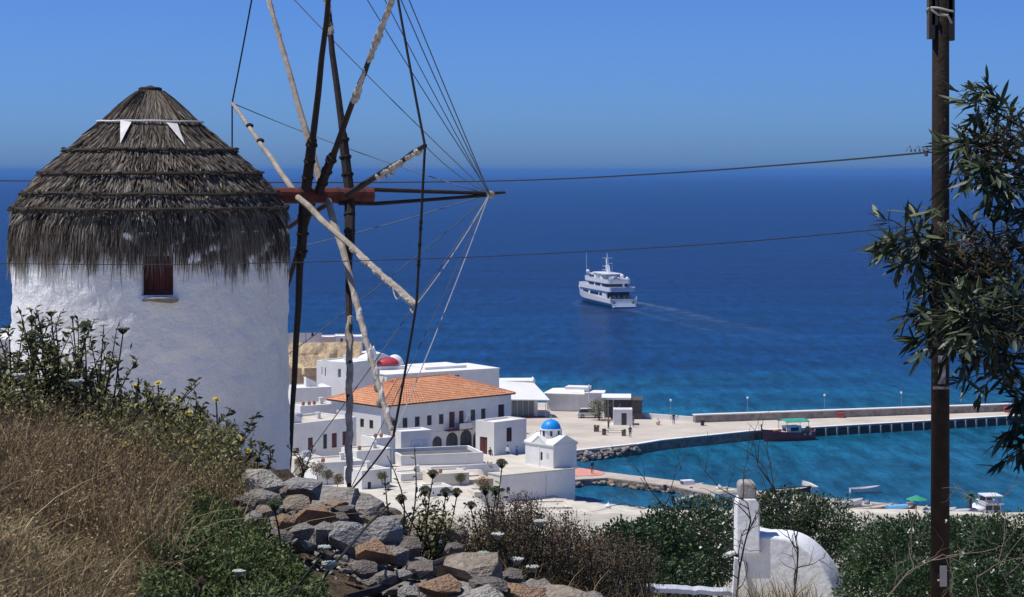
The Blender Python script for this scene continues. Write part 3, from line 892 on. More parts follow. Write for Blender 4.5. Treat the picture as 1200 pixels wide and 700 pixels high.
ops_l = [(1.6, 4.0, 2.4, 5.1, 'g'), (3.5, 4.0, 4.3, 5.1, 'g'), (6.6, 4.0, 7.4, 5.1, 'g')]
ops_l = [(TD - o[2], o[1], TD - o[0], o[3], o[4]) for o in ops_l]
hall = house('town_hall', 'long two-storey white town hall with orange hipped tile roof and ground-floor arches', 'town hall',
             (tl.x + 0.35, tl.y + 0.45, 10.25 - TH), R45, TW, TD, TH, {'f': ops_f, 'l': ops_l}, parapet=0.0)
for c in list(hall.children):
    if c.name.startswith('roof'): bpy.data.objects.remove(c)
def hip_roof(parent, w, d, h, over, rise, m):
    x0, y0, x1, y1 = -over, -over, w + over, d + over; r = (d + 2 * over) / 2
    A, B, C, D_ = (x0, y0, h), (x1, y0, h), (x1, y1, h), (x0, y1, h)
    E, G = (x0 + r * 1.25, (y0 + y1) / 2, h + rise), (x1 - r * 1.25, (y0 + y1) / 2, h + rise)
    mb = MB()
    # tile courses: corrugated rows modelled as ridged strips running down each slope
    def slope(p, q, t0, t1):
        p, q, t0, t1 = map(Vector, (p, q, t0, t1))
        nrm = (q - p).cross(t0 - p).normalized()
        if nrm.z < 0: nrm = -nrm
        L_ = (q - p).length; n = max(8, int(L_ / 0.27))
        rows = 14
        for j in range(rows):
            a0 = j / rows; a1 = (j + 1) / rows
            ln = []
            for (aa, lift) in ((a0, 0.05), (a1, 0.0)):
                l = p.lerp(t0, aa); rr = q.lerp(t1, aa); k = max(4, int(n))
                ln.append([l.lerp(rr, i / k) + nrm * (lift + (0.05 if i % 2 else 0.0)) for i in range(k + 1)])
            k = len(ln[0]) - 1
            mb.add(ln[0] + ln[1], [(i, i + 1, k + 2 + i, k + 1 + i) for i in range(k)])
    slope(A, B, E, G); slope(C, D_, G, E); slope(B, C, G, G); slope(D_, A, E, E)
    rf = mb.build('roof', m, parent)
    eb = MB(); eb.box(x0 + .05, y0 + .05, h - 0.14, x1 - .05, y1 - .05, h - 0.004); eb.build('eaves', mat('eaves_board', (0.16, 0.09, 0.06, 1), 0.9, 0.3, 2), rf)
    rb = MB()
    for a, b in ((E, G), (A, E), (B, G), (C, G), (D_, E)):
        a, b = Vector(a), Vector(b); rb.tube([a + Vector((0, 0, .05)), b + Vector((0, 0, .05))], 0.11, 6)
    rb.build('ridge_tiles', m, rf)
    return rf
hip_roof(hall, TW, TD, TH + 0.15, 0.45, 2.5, tilem)
# balcony with railing and banner
mb = MB(); mb.box(10.4, -1.0, 3.0, 14.4, -0.003, 3.14); bal = mb.build('balcony', mat('balcony_red', (0.22, 0.06, 0.045, 1), 0.7, 0.3, 2), hall)
mb = MB()
for x in np.arange(10.45, 14.4, 0.22): mb.box(x, -0.98, 3.142, x + 0.035, -0.945, 3.95)
mb.box(10.4, -1.0, 3.95, 14.4, -0.93, 4.0); mb.build('railing', redwood, bal)
mb = MB(); mb.box(12.1, -1.06, 3.16, 14.2, -1.02, 3.92); mb.build('banner', mat('white_banner', (0.72, 0.70, 0.72, 1), 0.8, 0.1, 1), bal)
mb = MB(); mb.prism([(13.2, -1.0, 4.0), (13.75, -1.35, 5.0), (13.3, -1.3, 5.35), (12.95, -1.0, 4.2)], (0, 0.02, 0.0)); mb.build('flag', mat('pale_flag', (0.62, 0.62, 0.72, 1), 0.8, 0.2, 1), bal)
# string course
mb = MB(); mb.box(-0.04, -0.06, 2.95, TW + 0.05, 0.0 - 0.003, 3.05); mb.build('string_course', white, hall)

# ---- white annex block at the right end of the hall
bl = on(579, 534, 3.5)
house('annex_house', 'white cubic annex with tall red-brown shutter beside the right end of the town hall', 'house', (bl.x, bl.y, 3.5), math.radians(45), 5.9, 3.4, 4.25,
      {'f': [(2.25, 1.55, 3.25, 3.35, 'w')], 'l': [(0.75, 0.02, 2.15, 2.2, 'd')]}, parapet=0.22)

# ---- blue-domed chapel on its platform
pfa = on(587, 558, 4.2); pfb = on(674, 549.5, 4.2)
dv = (pfb - pfa); rzp = math.atan2(dv.y, dv.x)
pf = house('chapel_terrace', 'tall whitewashed retaining terrace rising from the shore below the blue-domed chapel', 'terrace', (pfa.x, pfa.y, -0.3), rzp, dv.length, 14, 4.45, {'f': [(0.8, 2.6, 1.3, 3.1, 'k')]}, parapet=0.0, rm=roofcream)
mb = MB(); mb.box(6.35, -0.05, 0.3, 6.43, -0.003, 4.2); mb.build('drain_pipe', mat('pipe_grey', (0.5, 0.5, 0.52, 1), 0.7), pf)
cc = on(648.5, 549, 4.32)
CW, CD, CH = 3.8, 5.1, 2.62
ch = thing('chapel', 'small white cross-gabled chapel with bright blue dome on the waterfront', 'chapel', (cc.x, cc.y, 4.30), math.radians(41))
mb = MB()
facade(mb, (0, 0, 0), (1, 0, 0), (0, -1, 0), CW, CH, [])
facade(mb, (CW, 0, 0), (0, 1, 0), (1, 0, 0), CD, CH, [])
facade(mb, (CW, CD, 0), (-1, 0, 0), (0, 1, 0), CW, CH, [])
facade(mb, (0, CD, 0), (0, -1, 0), (-1, 0, 0), CD, CH, [(2.75, 0.75, 3.15, 1.75), ])
mb.box(-0.12, -0.12, -0.3, CW + 0.12, CD + 0.12, -0.003)
mb.build('wall', white, ch)
fill_opening(ch, (0, CD, 0), (0, -1, 0), (-1, 0, 0), (2.75, 0.75, 3.15, 1.75), 'k')
mb = MB()   # cornice
o_ = 0.14
mb.box(-o_, -o_, CH + 0.003, CW + o_, CD + o_, CH + 0.17); cor = mb.build('cornice', white, ch)
mb = MB()   # crossing gables
zt = CH + 0.173; ap = 0.95
mb.prism([(-0.1, -0.1, zt), (CW + .1, -0.1, zt), (CW / 2, -0.1, zt + ap)], (0, CD + 0.2, 0))
mb.prism([(-0.103, 1.35, zt), (-0.103, CD - 1.35, zt), (-0.103, CD / 2, zt + ap - 0.1)], (CW + 0.206, 0, 0))
rf = mb.build('gable_roof', roofwhite, ch)
mb = MB()   # raking mouldings
for x0 in (-0.16, CW + 0.06):
    for s in (-1, 1):
        mb.tube([(x0 + .05, CD/2, zt + ap - 0.03), (x0 + .05, CD/2 + s * (CD/2 - 1.3), zt + 0.02)], 0.07, 6)
for y0 in (-0.16, CD + 0.06):
    for s in (-1, 1):
        mb.tube([(CW/2, y0 + .05, zt + ap + 0.06), (CW/2 + s * (CW/2 + 0.05), y0 + .05, zt + 0.03)], 0.07, 6)
mb.build('moulding', white, rf)
mb = MB(); mb.box(-0.05, CD/2 - .09, 0.05, -0.003, CD/2 + .09, CH); mb.build('pilaster', white, ch)
for (y0) in (0.9,):
    mb = MB(); mb.box(-0.04, y0, 1.15, -0.003, y0 + 0.35, 1.75); mb.build('niche', mat('niche_grey', (0.6, 0.6, 0.6, 1), 0.9), ch)
mb = MB(); mb.lathe([(1.28, CH + 0.4), (1.28, CH + 1.62), (1.36, CH + 1.64), (1.36, CH + 1.76), (1.2, CH + 1.78)], 16, (CW/2, CD/2, 0)); drum = mb.build('drum', white, ch)
for k in range(8):
    a = math.radians(45 * k + 5) ; c = (CW/2 + 1.285 * math.cos(a), CD/2 + 1.285 * math.sin(a))
    mb = MB(); mb.box(-0.02, -0.14, 0, 0.03, 0.14, 0.62); o = mb.build('drum_window', glass, drum); o.location = (c[0], c[1], CH + 0.98); o.rotation_euler = (0, 0, a)
mb = MB(); mb.lathe([(1.2 * math.cos(t), CH + 1.78 + 1.12 * math.sin(t)) for t in np.linspace(0, math.pi/2 - 0.01, 10)], 28, (CW/2, CD/2, 0))
dome = mb.build('dome', mat('bright_blue_dome', (0.010, 0.28, 0.80, 1), 0.45, 0.08, 1, spec=0.4), ch, smooth=True)
mb = MB(); mb.box(CW/2 - .03, CD/2 - .03, CH + 2.88, CW/2 + .03, CD/2 + .03, CH + 3.4); mb.box(CW/2 - .16, CD/2 - .028, CH + 3.15, CW/2 + .16, CD/2 + .028, CH + 3.21); mb.build('cross', mat('cross_metal', (0.5, 0.5, 0.5, 1), 0.5), dome)

# ---- walled court in front of the hall
wl_ = at(470, 530.5, 246)
ct = house('walled_court', 'low white flat-roofed court with grey sunken terrace in front of the town hall arches', 'building', (wl_.x, wl_.y, 3.2), math.radians(17), 10.3, 6.5, 2.55, {}, parapet=0.42, rm=mat('grey_terrace', (0.14, 0.135, 0.125, 1), 0.9, 0.3, 0.6))
# ---- banner house
p = at(470, 505.5, 253)
bh = house('banner_house', 'small white cube house with a faded blue banner left of the hall arches', 'house', (p.x, p.y, 3.6), math.radians(26), 4.1, 3.0, 4.15, {}, parapet=0.15)
mb = MB(); mb.box(1.3, -0.05, 2.0, 3.6, -0.003, 3.0); mb.build('banner', mat('faded_blue_banner', (0.42, 0.50, 0.66, 1), 0.9, 0.5, 1.2, col2=(0.70, 0.70, 0.72, 1)), bh)
# ---- long low house at the left with dark red doors
p = at(332, 498.5, 248)
house('long_house', 'long pale flat-roofed house with four dark red doors behind the mill spars', 'house', (p.x, p.y, 4.9), math.radians(46), 11.8, 7, 4.25,
      {'f': [(1.6, 0.1, 2.5, 1.3, 'k'), (3.9, 0.5, 4.7, 2.35, 'd'), (6.35, 0.75, 7.0, 2.55, 'k'), (7.75, 0.75, 8.6, 2.55, 'd'), (9.5, 0.9, 10.3, 2.6, 'd')]}, parapet=0.25, rm=roofcream)
# ---- lower houses between rocks and hall
specs = [
 (345, 538, 236, 30, 3.6, 4, 2.2, 'cream_cottage', 'cream flat-roofed cottage just right of the mill base, behind the grey rocks', {}, roofcream, cream),
 (372, 543, 229, 24, 5.4, 5, 3.6, 'terrace_house', 'low white house with plain front beneath the dark red doors', {'f': [(3.9, 0.9, 4.5, 2.0, 'k')]}, roofcream, white),
 (424, 552, 226, 34, 3.6, 4, 3.0, 'corner_house', 'white corner house with one narrow window right of the pale vertical spar', {'f': [(0.75, 0.6, 1.2, 1.7, 'k')]}, roofcream, white),
 (418, 529, 242, 32, 4.8, 4, 2.6, 'roof_house', 'white house with broad cream roof terrace below the hall', {}, roofcream, white),
 (440, 514, 248, 34, 2.8, 3.5, 3.4, 'side_house', 'white side house with worn ochre patch at the near corner of the hall', {}, roofwhite, white),
 (508, 556, 228, 20, 4.2, 4, 2.0, 'cream_store', 'low cream store behind the dark seed heads, left of the chapel terrace', {}, roofcream, cream),
 (548, 563, 230, 26, 3.2, 3.5, 2.4, 'ochre_hut', 'small ochre hut against the left side of the chapel terrace', {}, roofcream, mat('ochre_plaster', (0.58, 0.44, 0.30, 1), 0.9, 0.2, 0.8)),
 (500, 572, 221, 22, 3.0, 3, 2.2, 'step_house', 'low white cube below the cream store, behind the dark seed heads', {'f': [(1.2, .6, 1.7, 1.5, 'k')]}, roofcream, white),
 (556, 577, 221, 16, 3.4, 3, 2.2, 'lower_cream_house', 'low cream house below the ochre hut, just above the brown shrub', {}, roofcream, cream),
 (505, 547.5, 240, 21, 8.6, .45, 1.1, 'garden_wall', 'long low white garden wall across the open ground left of the chapel terrace', {}, roofwhite, white),
 (528, 553, 234, 60, 3.4, .45, 1.0, 'cross_wall', 'short white cross wall joining the garden wall left of the chapel terrace', {}, roofwhite, white),
 (470, 556, 232, 25, 3.8, 3, 2.0, 'white_store', 'low white store below the walled court', {}, roofcream, white),
 (585, 596, 226, 8, 8.2, 4.5, 1.3, 'shore_terrace', 'low sandy-white terrace at the foot of the chapel retaining wall', {}, roofcream, cream),
]
for px, py, D, rz, w, d, h, nm, lab, ops, rm, wm_ in specs:
    p = at(px, py, D); house(nm, lab, 'wall' if nm.endswith('wall') else 'house' if 'terrace' not in nm or nm == 'terrace_house' else 'terrace', (p.x, p.y, p.z - h), math.radians(rz), w, d, h, ops, parapet=0.15, wm=wm_, rm=rm)
# worn render patch, lamp post, wooden pergola on the terraces
p = at(458, 555, 231)
pg = thing('street_lamp', 'thin green-grey lamp post with flat head on the cream terraces', 'lamp post', (p.x, p.y, p.z - 1))
mb = MB(); mb.tube([(0, 0, 0), (0, 0, 3.7)], [0.11, 0.09], 8); mb.build('post', mat('verdigris_metal', (0.24, 0.33, 0.34, 1), 0.6), pg)
mb = MB(); mb.box(-.36, -.2, 3.7, .36, .2, 3.83); mb.build('lamp_head', mat('verdigris_metal', (0, 0, 0, 1)), pg)

# ---- fort hill: rock face, row of houses on top, church
a = at(300, 404, 330); b = at(423, 401, 300)
ft = thing('rampart', 'ochre rock face and rampart at the far left of the old town', 'rampart', (a.x, a.y, 6))
def rampart():
    n, kx = 60, 18; V = []; Fc = []
    for i in range(n + 1):
        for j in range(kx + 1):
            t = i / n; v = j / kx
            p = a.lerp(b, t); z = 4 + (p.z - 4) * v
            q = Vector((p.x, p.y + 1.2 * v, z))
            e = 0.9 * mnoise.noise(q * 0.28) + 0.4 * mnoise.noise(q * 0.9) + 0.35 * math.sin((math.hypot((t - .5) * 24, (v - 1.25) * 9)) * 2.2)
            q.y -= e * (1 - v ** 8) ; V.append(q)
    for i in range(n):
        for j in range(kx): Fc.append((i*(kx+1)+j, (i+1)*(kx+1)+j, (i+1)*(kx+1)+j+1, i*(kx+1)+j+1))
    me = bpy.data.meshes.new('rock_face'); me.from_pydata([tuple(v) for v in V], [], Fc); me.update()
    link('rock_face', me, ft, True, stonewall)
    mb = MB(); mb.prism([(a.x, a.y + 1.0, 4), (b.x, b.y + 1.0, 4), (b.x, b.y + 14, 4), (a.x, a.y + 14, 4)], (0, 0, a.z - 4.2)); mb.build('rampart_core', stonewall, ft, True)
rampart()
k = 0
row = [(338, 398, 345, 'white cottage at the left end of the rampart row'), (359, 395.5, 318, 'white cottage second from the left on the rampart'),
       (377, 395, 319, 'pinkish white cottage in the middle of the rampart row'), (393, 394, 320, 'white cottage beside the little bell gable on the rampart'), (413, 394.5, 322, 'white cottage at the right end of the rampart row')]
for (px, py, D, lab) in row:
    D = 333 - 5.5 * k; p = at(px, py, D)
    house('rampart_cottage', lab, 'house', (p.x, p.y, 13.3), math.radians(5), [2.6, 2.3, 2.0, 2.2, 1.5][k] * 1.05, 4, p.z - 13.3, {'f': [(0.8, 0.2, 1.15, 0.75, 'k')]} if k in (1, 3) else {}, parapet=0.1, wm=[white, white, mat('pink_plaster', (0.66, 0.54, 0.50, 1), 0.9, .15, .8), white, white][k], group='cottages on the rampart', sink=3); k += 1
p = at(404, 394.5, 316)
bg = thing('bell_gable', 'tiny white bell gable standing on the rampart row', 'bell gable', (p.x, p.y, p.z - 0.3))
mb = MB(); mb.prism([(0, 0, 0), (.6, 0, 0), (.6, 0, 1.0), (.3, 0, 1.45), (0, 0, 1.0)], (0, 0.4, 0)); mb.build('gable', white, bg)
# white two-storey house below the rampart
p = at(371, 422.5, 290)
house('upper_house', 'white house with two slit windows and a blue-grey window below the rampart', 'house', (p.x, p.y, 5.0), math.radians(-34), 6.0, 6, p.z - 5.0,
      {'f': [(0.9, 6.2, 1.05, 7.3, 'k'), (1.5, 6.0, 1.68, 7.2, 'k'), (3.85, 5.9, 4.4, 7.15, 'p')]}, parapet=0.15)
p = at(346, 455, 275)
house('tent_house', 'white house with long sloping roof behind the left mill spar', 'house', (p.x, p.y, 5.0), math.radians(20), 5.0, 5, p.z - 5.0, {}, parapet=0.1)
p = at(340, 447, 300)
house('ochre_ruin', 'ochre stone ruin below the rampart at the left', 'ruin', (p.x, p.y, 5.0), math.radians(12), 4.0, 3, p.z - 5, {'f': [(1.7, 5.0, 2.1, 6.0, None)]}, parapet=0.1, wm=mat('ochre_stone', (0.55, 0.38, 0.22, 1), 0.95, .4, 1.0, .8, 3, dist=.2))
p = at(352, 476, 262)
house('middle_house', 'white house with clay pots on its roof above the long pale house', 'house', (p.x, p.y, 5.0), math.radians(30), 5.5, 4, p.z - 5.0, {}, parapet=0.1, rm=roofcream)
# church with red vaults
p = at(409, 431, 296)
cz = p.z
chh = thing('red_church', 'white church with two red rounded roofs behind the town hall', 'church', (p.x, p.y, 5.0), math.radians(20))
hh = cz - 5.0
mb = MB(); mb.box(0, 0, 0, 8.8, 7, hh); mb.build('wall', white, chh)
mb = MB(); mb.prism([(2.4, 0.6, hh + .003)] + [(4.8 + 2.4 * math.cos(t), 0.6, hh + 0.003 + 1.85 * math.sin(t)) for t in np.linspace(math.pi, 0, 15)], (0, 5.8, 0)); vt = mb.build('vault', white, chh)
red = mat('church_red', (0.55, 0.045, 0.05, 1), 0.6, 0.2, 1)
for (cx, cy, rr, hz) in ((1.7, 1.5, 1.75, 0.85), (6.0, 1.5, 1.95, 1.05)):
    mb = MB(); mb.lathe([(rr * math.cos(t), hz * math.sin(t)) for t in np.linspace(0, math.pi/2 - .02, 8)], 20, (cx, cy, hh + (0.0 if cx < 3 else 0.25))); mb.build('red_dome', red, chh, smooth=True)
mb = MB(); mb.prism([(3.4, 0.1, hh), (4.2, 0.1, hh), (4.2, 0.1, hh + 1.5), (4.0, 0.1, hh + 2.5), (3.8, 0.1, hh + 3.0), (3.6, 0.1, hh + 2.5), (3.4, 0.1, hh + 1.5)], (0, 0.5, 0)); mb.build('bell_wall', white, chh)
mb = MB(); mb.lathe([(1.3 * math.cos(t), 1.5 * math.sin(t)) for t in np.linspace(0, math.pi/2 - .02, 8)], 20, (7.5, 2.0, hh)); mb.build('side_apse', white, chh, smooth=True)
# long white hall behind the tiled roof
p = at(453, 440, 291)
lh = house('long_white_hall', 'long plain white flat-roofed building behind the orange tile roof', 'building', (p.x, p.y, 3.0), math.radians(32), 18.8, 9, p.z - 3.0,
      {'f': [(11.2, 4.6, 12.1, 7.4, 'p'), (15.6, 4.3, 16.2, 5.0, 'k'), (17.6, 4.3, 18.2, 5.3, 'k')]}, parapet=0.12)
mb = MB(); mb.box(-.1, -.1, p.z - 3.0 + .003, 18.9, 9.1, p.z - 3.0 + 0.10); mb.box(8, 3, p.z - 3 + .1, 15, 9, p.z - 3 + .45); mb.build('roof_slab', roofwhite, lh)

# ---- waterfront sheds on the plaza
wood_brown = mat('dark_brown_cladding', (0.10, 0.075, 0.062, 1), 0.8, 0.3, 1.5)
p = on(574, 489, PZ)
sh1 = thing('waterfront_shed', 'white shed with broad sloping roof and grey glazed front at the back of the plaza', 'shed', (p.x, p.y, PZ), math.radians(4))
mb = MB(); mb.box(0, 0.6, 0, 7.6, 9, 3.0); mb.build('wall', white, sh1)
mb = MB(); mb.box(2.6, 0.5, 0.05, 7.0, 0.598, 2.6); gz = mb.build('glazing', mat('grey_glazing', (0.12, 0.15, 0.16, 1), 0.25, 0.3, 0.8, spec=0.5), sh1)
mb = MB()
for x in np.arange(2.6, 7.1, 0.88): mb.box(x - .04, .42, .05, x + .04, .497, 2.6)
mb.build('mullion', paleframe, gz)
mb = MB(); mb.prism([(-0.2, -1.6, 2.85), (9.3, -1.6, 2.65), (8.6, 3.2, 3.5), (7.2, 3.2, 4.9), (-0.2, 3.2, 5.3)][:2] + [(9.0, 2.4, 3.0), (7.3, 4.5, 4.7), (-0.2, 4.5, 5.2)], (0, 0.0, 0.16)); rf = mb.build('roof', roofwhite, sh1)
mb = MB(); mb.prism([(7.25, 4.4, 4.6), (7.5, 4.4, 4.6), (7.5, 4.4, 5.4), (7.3, 4.4, 5.6), (6.9, 4.4, 4.9)], (0, 3, 0)); mb.box(-.2, 4.5, 4.7, 7.3, 9.2, 5.2); mb.build('roof_back', roofwhite, rf)
for x in (8.7,):
    mb = MB(); mb.tube([(x, -1.3, 0), (x, -1.3, 2.66)], 0.06, 6); mb.build('post', paleframe, sh1)
mb = MB(); p2 = on(604, 491, PZ + .004); mb.poly([on(612, 490.5, PZ + .008), on(652, 489.5, PZ + .008), on(640, 486.5, PZ + .008), on(612, 486.5, PZ + .008)])
rc = MB(); qs = [on(610, 490.8, PZ + .004), on(645, 490, PZ + .004), on(636, 487.4, PZ + .004), on(610, 487.4, PZ + .004)]; rc.prism(qs, (0, 0, 0.03)); o = rc.build('maroon_strip', mat('dark_maroon', (0.12, 0.05, 0.05, 1), 0.9, .3, 1)); tag(o, 'dark maroon strip on the paving in front of the glazed shed', 'mat')  # thin dark maroon sheet on the paving before the shed
p = on(641, 481.5, PZ)
sh2 = house('white_pavilion', 'low white pavilion with stepped roof in the middle of the plaza sheds', 'pavilion', (p.x, p.y, PZ), math.radians(-14), 5.4, 6, 2.6, {}, parapet=0.0)
mb = MB(); mb.prism([(-.6, -.5, 2.75), (6.3, -.5, 2.75), (5.6, 2.5, 3.5), (0.4, 2.5, 3.3)], (0, 0, .12)); mb.box(2.6, 1.5, 3.2, 6.4, 4.5, 3.75); mb.build('upper_roof', roofwhite, sh2)
p = on(672, 485, PZ)
house('ticket_shed', 'plain white shed wall between the pavilion and the plaza tree', 'shed', (p.x, p.y + 3, PZ), math.radians(-6), 5.0, 4, 2.9, {}, parapet=0.0)
p = on(691, 470, PZ); p = at(690, 462, 324)
mst = MB(); mst.tube([(p.x, p.y, p.z - 1), (p.x, p.y, p.z + 1.55)], 0.09, 6); o = mst.build('flag_mast', mat('white_mast', (0.75, 0.75, 0.75, 1), 0.6)); tag(o, 'short white mast on the pavilion roof', 'mast')
p = on(708, 491, PZ)
cf = thing('brown_cafe', 'cafe pavilion with flat white roof, open front and dark brown side', 'cafe', (p.x, p.y, PZ), math.radians(-3))
mb = MB(); mb.box(-0.4, -0.6, 3.05, 4.2, 5.4, 3.35); mb.build('roof', roofwhite, cf)
mb = MB(); mb.box(0.0, 1.6, 0, 5.6, 5.2, 3.0 - .05); mb.build('rear_wall', wood_brown, cf)
mb = MB(); mb.box(4.22, -0.4, 0.0, 5.9, 5.0, 2.85); mb.box(4.1, -0.55, 2.853, 6.0, 5.2, 3.0); sd_ = mb.build('side_cabin', wood_brown, cf)
mb = MB(); mb.box(4.5, -0.44, 0.9, 5.7, -0.403, 1.25); mb.build('cabin_slot', glass, sd_)
for x in (0.1, 0.55, 1.35):
    mb = MB(); mb.box(x, -0.45, 0, x + .12, -0.3, 3.05); mb.build('post', paleframe, cf)
mb = MB(); mb.prism([(2.2, -.4, 1.6), (2.6, -.4, 2.6), (1.9, -.4, 1.2)], (0, .05, 0)); mb.build('folded_awning', white, cf)
p = on(719, 498.5, PZ)
ki = house('ticket_kiosk', 'white rounded ticket kiosk with dark doorway on the plaza', 'kiosk', (p.x, p.y, PZ), math.radians(-2), 2.85, 2.6, 2.4, {'f': [(1.2, 0.02, 2.0, 1.85, 'k')]}, parapet=0.1, sink=.1)
# planters, benches
planter = mat('planter_brown', (0.22, 0.13, 0.085, 1), 0.9, .3, 2)
for (px, py, w, lab) in ((699, 506, .75, 'brown planter box at the left end of the plaza bench'), (708, 510, .6, 'dark planter box in front of the plaza bench'), (731, 511, .6, 'brown planter box at the right end of the plaza bench')):
    p = on(px, py, PZ); t = thing('planter', lab, 'planter', (p.x, p.y, PZ)); mb = MB()
    mb.box(-w/2, -.3, 0, w/2, .3, .62); mb.build('box', planter, t)
    mb = MB()
    for i in range(26): mb.ball((rnd.uniform(-w/2, w/2), rnd.uniform(-.25, .25), .62 + rnd.uniform(0, .3)), rnd.uniform(.05, .11), 5, 4)
    o = mb.build('plants', mat('planter_green', (0.05, 0.07, 0.03, 1), .8, .4, 5), t); o['kind'] = 'stuff'
p = on(711, 507.5, PZ); t = thing('bench', 'long pale stone bench between the planters on the plaza', 'bench', (p.x, p.y, PZ))
mb = MB(); mb.box(0, 0, .36, 2.5, .5, .46); mb.build('seat', cream, t)
for x in (.1, 2.2):
    mb = MB(); mb.box(x, .05, 0, x + .2, .45, .357); mb.build('leg', cream, t)
# lamp posts along the outer wall
gl = mat('lamp_globe', (0.85, 0.85, 0.82, 1), 0.4)
for i, (px, py, z0) in enumerate(((786, 493, PZ), (876.5, 490.4, PZ + 1.2), (967, 487, PZ + 1.2), (1057, 483.7, PZ + 1.2), (1146, 480.5, PZ + 1.2))):
    p = on(px, py + (0 if i == 0 else 2.0), PZ) ; p = p + Vector((0, 0.55 if i else 0, 0))
    t = thing('pier_lamp', ['lamp post on the plaza left of the breakwater', 'first lamp post on the breakwater above the fishing boat', 'second lamp post along the breakwater', 'third lamp post along the breakwater', 'last lamp post on the breakwater, right of the utility pole'][i], 'lamp post', (p.x, p.y, z0 + (0.03 if i else 0)), group='lamps along the pier')
    hgt = 3.0 if i == 0 else 2.0
    mb = MB(); mb.tube([(0, 0, 0), (0, 0, hgt)], [0.05, .035], 6); mb.build('post', mat('lamp_grey', (0.28, 0.33, 0.35, 1), .5), t)
    mb = MB(); mb.ball((0, 0, hgt + .15), .19, 9, 6); mb.build('globe', gl, t)
for (px, py, lab, w) in ((985, 489.5, 'red box standing against the breakwater', .95), (1180, 483.2, 'red box against the breakwater at the far right of the pier', 1.0), (823, 498.6, 'dark bin at the left end of the breakwater', .5)):
    p = on(px, py, PZ); t = thing('pier_box', lab, 'box', (p.x, p.y - .3, PZ))
    m_ = mat('faded_red_box', (0.50, 0.10, 0.09, 1), .7, .3, 2) if 'red' in lab else mat('bin_dark', (0.06, 0.045, 0.04, 1), .7)
    mb = MB(); mb.box(-w/2, -.3, 0, w/2, .3, .75); mb.build('body', m_, t); mb = MB(); mb.box(-w/2 - .04, -.34, .753, w/2 + .04, .34, .83); mb.build('lid', m_, t)
p = on(771, 498, PZ); t = thing('bollard_buoy', 'round white and orange buoy lying on the plaza by the sea wall', 'buoy', (p.x, p.y, PZ))
mb = MB(); mb.ball((0, 0, .38), (.36, .36, .38), 12, 8); bo = mb.build('float', mat('buoy_white', (0.72, 0.55, 0.45, 1), .6, .2, 1), t); mb = MB(); mb.tube([(0, 0, .7), (0, 0, .9)], .07, 6); mb.build('ring_post', greywood, t)
# little white lantern house at the near shore
p = on(713, 604, 1.0)
t = thing('lantern_shrine', 'tiny white lantern-shaped shrine with pointed cap on the near shore wall', 'shrine', (p.x, p.y, 1.0))
mb = MB(); mb.lathe([(.36, 0), (.36, .62), (.42, .64), (.42, .74)], 8); mb.build('base', white, t)
mb = MB(); mb.lathe([(.3, .742), (.3, .98), (.38, 1.0), (.38, 1.08), (.04, 1.42), (.02, 1.62)], 8); mb.build('cap', white, t)

# rooftop bits and bushes that break up the white blocks
def rooftop(house_name, x, y, kind):
    th = bpy.data.objects.get(house_name)
    rf = [c for c in th.children if c.name.startswith('roof')]
    zt = max((v.co.z for v in rf[0].data.vertices)) + 0.003
    mb = MB()
    if kind == 'chimney': mb.box(x, y, zt, x + .45, y + .45, zt + .7); mb.box(x - .06, y - .06, zt + .703, x + .51, y + .51, zt + .8); m_ = white
    elif kind == 'water_tank': mb.tube([(x, y, zt + .45), (x + 1.0, y, zt + .45)], .36, 12); mb.box(x + .1, y - .2, zt, x + .25, y + .2, zt + .2); mb.box(x + .75, y - .2, zt, x + .9, y + .2, zt + .2); m_ = mat('tank_grey', (0.45, 0.46, 0.48, 1), .4, .1, 2)
    elif kind == 'stair_head': mb.prism([(x, y, zt), (x + 1.6, y, zt), (x + 1.6, y, zt + .5), (x, y, zt + 1.3)], (0, 1.2, 0)); m_ = white
    else: mb.lathe([(.12, 0), (.22, .2), (.24, .38), (.16, .46), (.2, .5)], 9, (x, y, zt)); m_ = mat('terracotta_pot', (0.42, 0.19, 0.10, 1), .9, .3, 3)
    mb.build(kind, m_, rf[0])
for a in (('long_house', 3.0, 2.0, 'stair_head'), ('long_house', 8.5, 3.5, 'chimney'), ('long_house', 6.0, 5.0, 'water_tank'), ('terrace_house', 1.0, 1.0, 'clay_pot'), ('terrace_house', 3.6, 2.4, 'chimney'), ('roof_house', 1.2, 1.6, 'clay_pot'), ('roof_house', 3.4, 2.2, 'chimney'),
          ('middle_house', .8, .9, 'clay_pot'), ('middle_house', 1.6, .8, 'clay_pot'), ('middle_house', 2.4, 1.0, 'clay_pot'), ('middle_house', 3.6, 1.8, 'chimney'), ('tent_house', 2.0, 2.0, 'stair_head'), ('upper_house', 2.5, 3.0, 'chimney'), ('side_house', .8, 1.4, 'clay_pot'), ('side_house', 1.5, 1.2, 'clay_pot'), ('white_store', 2.4, 1.4, 'chimney'), ('cream_store', 1.2, 1.2, 'clay_pot'),
          ('cream_cottage', 1.6, 1.4, 'water_tank'), ('corner_house', 1.8, 2.0, 'chimney')): rooftop(*a)
